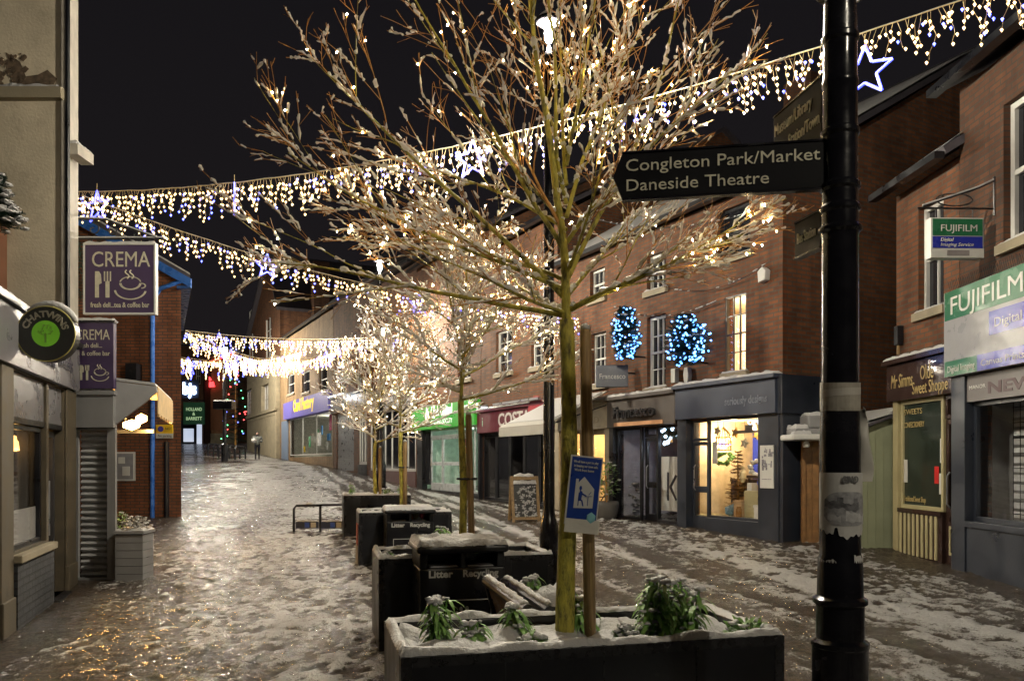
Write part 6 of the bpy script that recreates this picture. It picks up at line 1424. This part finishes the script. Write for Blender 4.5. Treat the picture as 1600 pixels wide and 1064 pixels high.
# ------------------------------------------------------------------ snowy street trees
def grow(label, base, hf, htop, limbs, seed, tr=.045, dens=1., group='snow-laden young street trees', tw=5, sk=1., nb=0, flabel=''):
    rg = random.Random(seed); nr = lambda s_: rg.gauss(0, s_)
    t = thing('street_tree', label, 'tree', base, 0, group)
    tk = MB().use(BARK); cr = MB(); sn = MB().use(TSNOW)
    pts = []; n = 14
    for i in range(n+1):
        f = i/n; pts.append(Vector((.012*math.sin(f*5+seed), .012*math.cos(f*4+seed), -.05+(hf+.05)*f)))
    tk.tube(pts, [tr*(1.12-.3*(i/n))*(1+rg.uniform(-.04, .05)) for i in range(n+1)], 12)
    for k in range(9): q = pts[rg.randrange(2, n)]; tk.blob(q+Vector((tr*.75*math.cos(k*2.4), tr*.75*math.sin(k*2.4), 0)), tr*.4, tr*.4, tr*.35, .2, rg)
    tk.build('trunk', None, t, smooth=True)
    top = pts[-1]
    def snowline(P, R_, cover, w0):
        # lumps of snow lying along the upper side: short irregular runs with bare gaps
        st = .017*sk; run = []; on = rg.random() < cover
        def flush():
            if len(run) >= 2:
                p0, p1 = run[0][0]-(run[1][0]-run[0][0])*.25, run[-1][0]+(run[-1][0]-run[-2][0])*.25
                sn.tube([p0]+[q for q, _ in run]+[p1], [run[0][1]*.35]+[w_ for _, w_ in run]+[run[-1][1]*.35], 5)
            run.clear()
        for i in range(len(P)-1):
            d = P[i+1]-P[i]; l = d.length
            if l < 1e-6: continue
            fl = 1-abs(d.z)/l; m = max(1, int(l/st)); r = R_[i]
            for k in range(m):
                if rg.random() < .28: on = rg.random() < cover*(.45+.75*fl); flush() if not on else None
                if on:
                    w_ = (w0+r*.4)*rg.choice((.35, .6, .85, 1.15, 1.7)); run.append((P[i]+d*((k+.5)/m)+Vector((nr(.003), nr(.003), r*.6+w_*.5+nr(.003))), w_))
        flush()
    def branch(p, d, L_, r, lev, tropism, nseg):
        P = [p]; d = d.normalized(); c = Vector((nr(.3), nr(.3), 0))
        for i in range(nseg):
            d = (d+Vector((nr(.05), nr(.05), nr(.04)+tropism*(1 if lev < 2 else .5)))+c*.04).normalized(); P.append(P[-1]+d*L_/nseg)
        R_ = [max(.0016, r*(1-.8*i/nseg)) for i in range(nseg+1)]
        return P, R_
    sites = []
    def put(P, R_, lev):
        if lev >= 1:
            for k in range(1, len(P)): sites.append(P[k]+Vector((nr(.004), nr(.004)-.006, -R_[k]-.008)))
        cr.use(BARK if lev < 2 or (lev == 2 and rg.random() < .7) else TWIG); cr.tube(P, R_, 7 if lev < 1 else (5 if lev < 2 else 3), False)
        snowline(P, R_, min(1, ([.62, .66, .60, .40] if sk < 1.3 else [1, 1, .95, .6])[min(lev, 3)]), [.0066, .0062, .0054, .0043][min(lev, 3)]*sk)
    def sub(P, R_, lev, Ltot):
        if lev > 3: return
        n = {1: int(12*dens), 2: tw, 3: 2}[lev]; m = len(P)-1
        for k in range(n):
            f = rg.uniform(.18 if lev == 1 else .15, 1); i = min(m-1, int(f*m)); q = P[i].lerp(P[i+1], f*m-i)
            d = (P[i+1]-P[i]).normalized(); a = d.orthogonal(); a.normalize(); b = d.cross(a); an = rg.uniform(0, 6.283)
            s_ = (a*math.cos(an)+b*math.sin(an)); s_.z = s_.z*.7+.12
            dv = (d*rg.uniform(.8, 1.2)+s_*rg.uniform(.45, .85))
            L2 = Ltot*(1-.55*f)*rg.uniform({1: .34, 2: .38, 3: .3}[lev], {1: .75, 2: .85, 3: .6}[lev])
            L2 = max(L2, .05)
            r2 = max(.0018, R_[i]*.55) if lev == 1 else max(.0016, R_[i]*.6)
            P2, R2 = branch(q, dv, L2, r2, lev+1, {1: .02, 2: .0, 3: -.01}[lev], {1: 7, 2: 5, 3: 3}[lev])
            put(P2, R2, lev+1)
            if lev < 3: sub(P2, R2, lev+1, L2)
    # leader and limbs; each limb is (start height above the fork, direction, length, base radius, up-curve)
    for (z0, d, L_, r, tp) in limbs:
        st = Vector((top.x, top.y, top.z+z0))
        P, R_ = branch(st, Vector(d), L_, r, 0, tp, 12)
        R_ = [q*.8 for q in R_]; put(P, R_, 0); sub(P, R_, 1, L_)
    if nb:
        rg.shuffle(sites)
        ft = thing('fairy_lights', flabel, 'fairy lights', base, 0, 'warm fairy lights wound through the street trees')
        bm_ = MB().use(TREEB).raw([(0, 0, -.007), (.0042, 0, 0), (0, .0042, 0), (-.0042, 0, 0), (0, -.0042, 0), (0, 0, .005)], [(0, 2, 1), (0, 3, 2), (0, 4, 3), (0, 1, 4), (5, 1, 2), (5, 2, 3), (5, 3, 4), (5, 4, 1)])
        o = bm_.build('bulb', None, ft); o.location = sites[0]
        for q in sites[1:min(nb, 100)]: o2 = o.copy(); col.objects.link(o2); o2.parent = ft; o2.location = q
        if nb > 100:
            m_ = MB().use(TREEB)
            for q in sites[100:nb]: m_.raw([(q[0]+x, q[1]+y, q[2]+z) for x, y, z in bm_.v], bm_.f)
            tag(m_.build('bulb_mass', None, ft), kind='stuff')
    c_ = cr.build('crown', None, t, smooth=True); sn.build('snow_cover', None, c_)
    return t
def limbset(seed, n, hmax, Lr, el0=12, el1=62, r0=.02, leader=2.0):
    rg = random.Random(seed); out = []
    for k in range(n):
        f = k/(n-1); a = k*2.399+rg.uniform(-.3, .3); e = R(el0+(el1-el0)*f**.8+rg.uniform(-7, 7))
        out.append((hmax*f*rg.uniform(.85, 1), (math.cos(a)*math.cos(e), math.sin(a)*math.cos(e), math.sin(e)), Lr[0]+(Lr[1]-Lr[0])*f*rg.uniform(.8, 1.1), r0*(1-.45*f), .02))
    out.append((0, (.02, .02, 1), leader, r0*1.25, .03)); return out
# the foreground tree: limbs read from the photograph in the picture plane, the others spread in depth
Yt = 4.2; fz = EYE+(HY-500)/FPX*Yt; tx = (886-HX)/FPX*Yt
def L1(x0, y0, x1, y1, dy, r, tp=.02):
    a = at(x0, y0, Yt); b = at(x1, y1, Yt); d = b-a; d.y = dy; return (a.z-fz, tuple(d.normalized()), d.length, r, tp)
limbs = [L1(886, 494, 380, 345, .25, .020, -.004), L1(897, 488, 1200, 290, .2, .018, -.002), L1(886, 490, 640, 440, -.6, .015, .006), L1(896, 486, 1130, 385, -.5, .015, .004), L1(890, 488, 740, 360, .9, .015, .006),
  L1(888, 470, 570, 100, .1, .020, -.006), L1(888, 455, 480, 250, -.3, .016, -.005), L1(895, 465, 1110, 190, .7, .016, .0), L1(888, 440, 545, 235, .4, .015, -.004), L1(897, 440, 1120, 10, .2, .018, -.004), L1(893, 430, 960, 280, -.7, .013, .01),
  L1(889, 400, 640, -20, -.3, .017, -.004), L1(896, 380, 1080, 90, -.5, .015, .0), L1(890, 360, 690, 150, .6, .014, .0), L1(897, 340, 1020, -60, .3, .016, .0), L1(891, 320, 740, -60, -.4, .015, .0),
  L1(894, 290, 830, -80, .4, .014, .0), L1(895, 260, 960, -80, -.4, .013, .0), L1(892, 240, 780, 40, .5, .011, .0), L1(896, 220, 1010, 60, .4, .011, .0), L1(891, 500, 880, -60, .02, .033, .0)]
grow('big bare snow-laden tree in the nearest planter with yellow green branches', (tx, Yt, .66), fz-.66, 5, limbs, 11, .046, .85, tw=5, nb=220, flabel='warm fairy bulbs scattered through the big foreground tree')
def tree_at(label, px, Yd, zb, pf, seed, n, Lr, tr=.034, dens=.95, hmax=1.1, flabel=''):
    x = (px-HX)/FPX*Yd; zf = EYE+(HY-pf)/FPX*Yd
    grow(label, (x, Yd, zb), zf-zb, 0, limbset(seed, n, hmax, Lr, r0=.017, leader=Lr[1]*1.5), seed, tr, dens, tw=5, sk=1.6, nb=190, flabel=flabel)
tree_at('second snowy tree behind the nearer litter bin', 722, 7.25, .68, 625, 12, 15, (1.05, .9), flabel='warm fairy bulbs in the second tree behind the nearer bin')
tree_at('third snowy tree rising behind the farther litter bin', 627, 11.95, .78, 676, 13, 14, (1.1, 1.0), flabel='warm fairy bulbs in the third tree behind the farther bin')
tree_at('farthest snowy tree in the planter by the cycle barrier', 586, 15.2, .88, 692, 14, 14, (1.15, 1.1), flabel='warm fairy bulbs in the farthest tree by the cycle barrier')
# stakes and ties
def stake(label, px, Yd, zb, ptop, r, lean=0.):
    x = (px-HX)/FPX*Yd; h = EYE+(HY-ptop)/FPX*Yd-zb
    t = thing('tree_stake', label, 'stake', (x, Yd, zb), 0, 'timber stakes beside the street trees'); t.rotation_euler = (0, lean, 0)
    MB().use(WOOD).lathe([(r, -.05), (r*1.02, h*.5), (r*.97, h-.02), (r*.8, h)], 12).use(SNOW).lathe([(r*.85, h+.001), (r*.8, h+.02), (r*.3, h+.032)], 10).build('post', None, t, smooth=True); return t
stake('round timber stake right of the big foreground tree', 922, 4.22, .66, 515, .032, R(-.9))
stake('round timber stake leaning beside the second tree', 738, 7.2, .66, 648, .030, R(-1.5))
stake('thin timber stake beside the third tree', 633, 11.9, .78, 690, .03)
stake('thin timber stake beside the farthest tree', 594, 15.15, .88, 700, .03)
for lb, pa_, pb_, Yd, py in (('black rubber tie joining the second tree to its stake', 722, 737, 7.22, 748), ('black rubber tie joining the third tree to its stake', 627, 633, 11.92, 730)):
    a, b_ = at(pa_, py, Yd), at(pb_, py, Yd); t = thing('tree_tie', lb, 'tie', a, 0); w_ = b_.x-a.x; r_ = .042
    MB().use(BLACK).tube([(w_*.5+(w_*.5+r_)*math.cos(k), r_*1.05*math.sin(k), 0) for k in np.linspace(0, 6.283, 25)], .012, 6).build('strap', None, t)
# ---- blue notice tied to trunk and stake
t = thing('blue_notice', 'blue work-from-home notice in a clear sleeve tied to trunk and stake', 'notice', at(884, 812, 4.13), R(4)); t.rotation_euler = (0, R(6), R(5))
w_, h_ = 47/FPX*4.13, 100/FPX*4.13
mb = MB().use(mat('royal blue print', (.012, .045, .26), .35, var=.1)).box(0, w_, -.006, 0, 0, h_)
mb.use(LETW).box(-.008, -.0005, -.007, .001, -.02, h_+.008).box(w_+.0005, w_+.006, -.007, .001, -.02, h_+.008).box(-.0004, w_+.0004, -.007, .001, h_+.0005, h_+.008).box(-.0004, w_+.0004, -.0065, .001, -.03, -.0005)
hx, hw = w_*.2, w_*.64
mb.prism([(hx, h_*.20), (hx+hw, h_*.22), (hx+hw, h_*.52), (hx+hw*.42, h_*.70), (hx+hw*.14, h_*.60), (hx+hw*.14, h_*.66), (hx, h_*.66), (hx, h_*.50)], 'y', -.0085, -.0065); mb.build('sheet', None, t)
mb = MB().use(mat('royal blue print', (0, 0, 0)))
q = lambda pts: mb.prism([(hx+hw*a, h_*b) for a, b in pts], 'y', -.0105, -.009)
q([(.28+.07*math.cos(k), .52+.035*math.sin(k)) for k in np.linspace(0, 5.8, 12)]); q([(.2, .32), (.36, .32), (.40, .46), (.26, .49)]); q([(.36, .42), (.62, .395), (.62, .412), (.36, .45)]); q([(.52, .388), (.9, .40), (.9, .41), (.52, .396)]); q([(.70, .25), (.73, .25), (.73, .39), (.70, .39)]); q([(.36, .33), (.44, .33), (.52, .24), (.46, .24)]); q([(.2, .24), (.24, .24), (.24, .45), (.2, .45)]); q([(.22, .32), (.42, .32), (.42, .34), (.22, .34)]); q([(.74, .42), (.86, .47), (.85, .48), (.73, .43)])
mb.build('desk_worker_symbol', None, t)
for k, (s_, wd) in enumerate((('We all have a part to play', .84), ('in keeping our town safe.', .8), ('Work from home', .66))): text(s_, .018, LETW, t, w_*.06+.004*k, -.0085, h_*(.91-.065*k), width=w_*wd, bold=.0004)
MB().use(mat('milky plastic', (.6, .58, .52))).box(-.005, w_+.02, -.012, -.0088, -.06, h_*.035).use(mat('teal badge', (.2, .45, .5))).blob((w_*.82, -.012, h_*.07), .028, .004, .03, .15).build('sleeve', None, t)
MB().use(WHITE).tube([(-.0, .0, h_*.95), (.02, .11, h_*.95), (w_, .12, h_*.95), (w_+.01, .0, h_*.95)], .004, 5).build('cord', None, t)
# ------------------------------------------------------------------ strings of icicle lights with stars
def light_string(label, A, Bp, sag, step, drop, rb, seed, nind=100, bulbgap=.08, blue=.17, wr=.005):
    rg = random.Random(seed); A, Bp = Vector(A), Vector(Bp); D = Bp-A; L_ = D.length
    t = thing('light_string', label, 'string lights', A, 0, 'icicle light strings across the street')
    P = lambda f: D*f-Vector((0, 0, 4*sag*f*(1-f)))
    wi = MB().use(WIRE); pts = []
    for k in range(81): pts.append(P(k/80)+Vector((0, 0, rg.uniform(-.006, .006))))
    wi.tube(pts, wr, 5)
    wi.use(SNOW).tube([p+Vector((0, 0, wr*1.6)) for p in pts], wr*.8, 4); wi.use(WIRE)
    n = int(L_/step); bl = []
    side = Vector((-D.y, D.x, 0)).normalized()
    for k in range(n):
        f = (k+rg.random()*.6)/n; q = P(f); dl = drop*rg.choice((.35, .55, .75, 1.0))*rg.uniform(.8, 1.15); m = max(2, int(dl/bulbgap)); pp = [q]
        for j in range(m):
            q = q+Vector((0, 0, -dl/m))+D.normalized()*rg.uniform(-.045, .045)+side*rg.uniform(-.04, .04); pp.append(q.copy()); bl.append((q+D.normalized()*rg.uniform(-.03, .03)+Vector((0, 0, -.015)), rg.random() < blue))
        wi.tube(pp, wr*.55, 3, False)
    wi.build('cable', None, t)
    rg.shuffle(bl); proto = {}
    def shape(mb, c, r): mb.raw([(c[0], c[1], c[2]-r*1.5), (c[0]+r, c[1], c[2]), (c[0], c[1]+r, c[2]), (c[0]-r, c[1], c[2]), (c[0], c[1]-r, c[2]), (c[0], c[1], c[2]+r*.9)], [(0, 2, 1), (0, 3, 2), (0, 4, 3), (0, 1, 4), (5, 1, 2), (5, 2, 3), (5, 3, 4), (5, 4, 1)])
    for c, isb in bl[:nind]:
        if isb not in proto:
            m = MB().use(BLUEB if isb else WARMB); shape(m, (0, 0, 0), rb); o = m.build('bulb', None, t); proto[isb] = o
        else: o = proto[isb].copy(); col.objects.link(o); o.parent = t
        o.location = c
    rest = bl[nind:]
    if rest:
        m = MB()
        for c, isb in rest: m.use(BLUEB if isb else WARMB); shape(m, c, rb)
        tag(m.build('bulb_mass', None, t), kind='stuff')
    return lambda f: A+P(f), D
def star(label, c, size, face, rz_extra=0., r=.014, group='outlined star lights hung on the strings'):
    t = thing('star_light', label, 'star light', c, math.atan2(face.y, face.x)+rz_extra, group)
    pts = []
    for k in range(11):
        a = math.pi/2+k*math.pi/5; q = size*(.5 if k % 2 == 0 else .21); pts.append((q*math.cos(a), 0, q*math.sin(a)))
    m = MB().use(STARM)
    for a, b_ in zip(pts[:-1], pts[1:]): m.tube([a, b_], r, 6)
    m.build('star_tube', None, t)
    MB().use(WIRE).tube([(0, 0, size*.5), (0, 0, size*.5+.12)], .005, 4).build('hanger', None, t)
A1 = at(118, 300, 13.4); B1_ = Vector((6.1, 7.45, 6.62))
s1, D1 = light_string('nearest icicle string running from the left building up to the top right corner', A1, B1_, .62, .052, .47, .0185, 1)
def fat(s_, px):
    return min((abs((s_(f).x/s_(f).y)*FPX+HX-px), f) for f in np.linspace(0, 1, 400))[1]
down = lambda v, d: v-Vector((0, 0, d))
star('large blue star just right of the fingerpost', down(s1(fat(s1, 1352)), .42), .56, D1, r=.015)
star('blue star glowing among the foreground tree branches', down(s1(fat(s1, 737)), .22), .52, D1)
star('blue star seen edge-on as a bright bar on the nearest string', down(s1(fat(s1, 366)), .25), .5, Vector((-.35, 1, 0)))
star('blue star at the left end of the nearest string above the purple sign', down(s1(fat(s1, 152)), .26), .55, D1)
B2_ = at(905, 492, 19.4); s2, D2 = light_string('second icicle string sloping down from the left building into the trees', at(128, 306, 13.55), B2_, .42, .052, .44, .0205, 2)
star('blue star left of the trees on the sloping second string', down(s2(fat(s2, 417)), .16), .48, D2, r=.016)
star('blue star half hidden by tree branches on the second string', down(s2(fat(s2, 655)), .22), .5, D2, r=.016)
s3, D3 = light_string('far icicle string dipping low across the street', at(290, 516, 26), at(548, 533, 37), .95, .075, .58, .030, 3, wr=.007)
star('far blue star at the lowest point of the dipping string', down(s3(fat(s3, 361)), .3), .75, Vector((1, .3, 0)), r=.02)
star('far blue star near the right end of the dipping string', down(s3(fat(s3, 509)), .3), .75, Vector((1, .3, 0)), r=.02)
s4, D4 = light_string('far straight icicle string behind the dipping one', at(290, 516, 27), at(640, 522, 30.2), .25, .075, .58, .030, 4, wr=.007)
star('far blue star at the left end of the straight string', down(s4(fat(s4, 342)), .3), .7, Vector((1, .1, 0)), r=.02)
s5, D5 = light_string('farthest icicle string low on the left near the street end', at(280, 558, 38), at(470, 548, 45), .35, .095, .85, .042, 5, wr=.01)
star('farthest blue star beside the brick house corner', down(s5(fat(s5, 294)), .4), .9, Vector((1, .2, 0)), r=.028)
star('farthest blue star above the hooped cycle stands', down(s5(fat(s5, 388)), .4), .9, Vector((1, .2, 0)), r=.028)
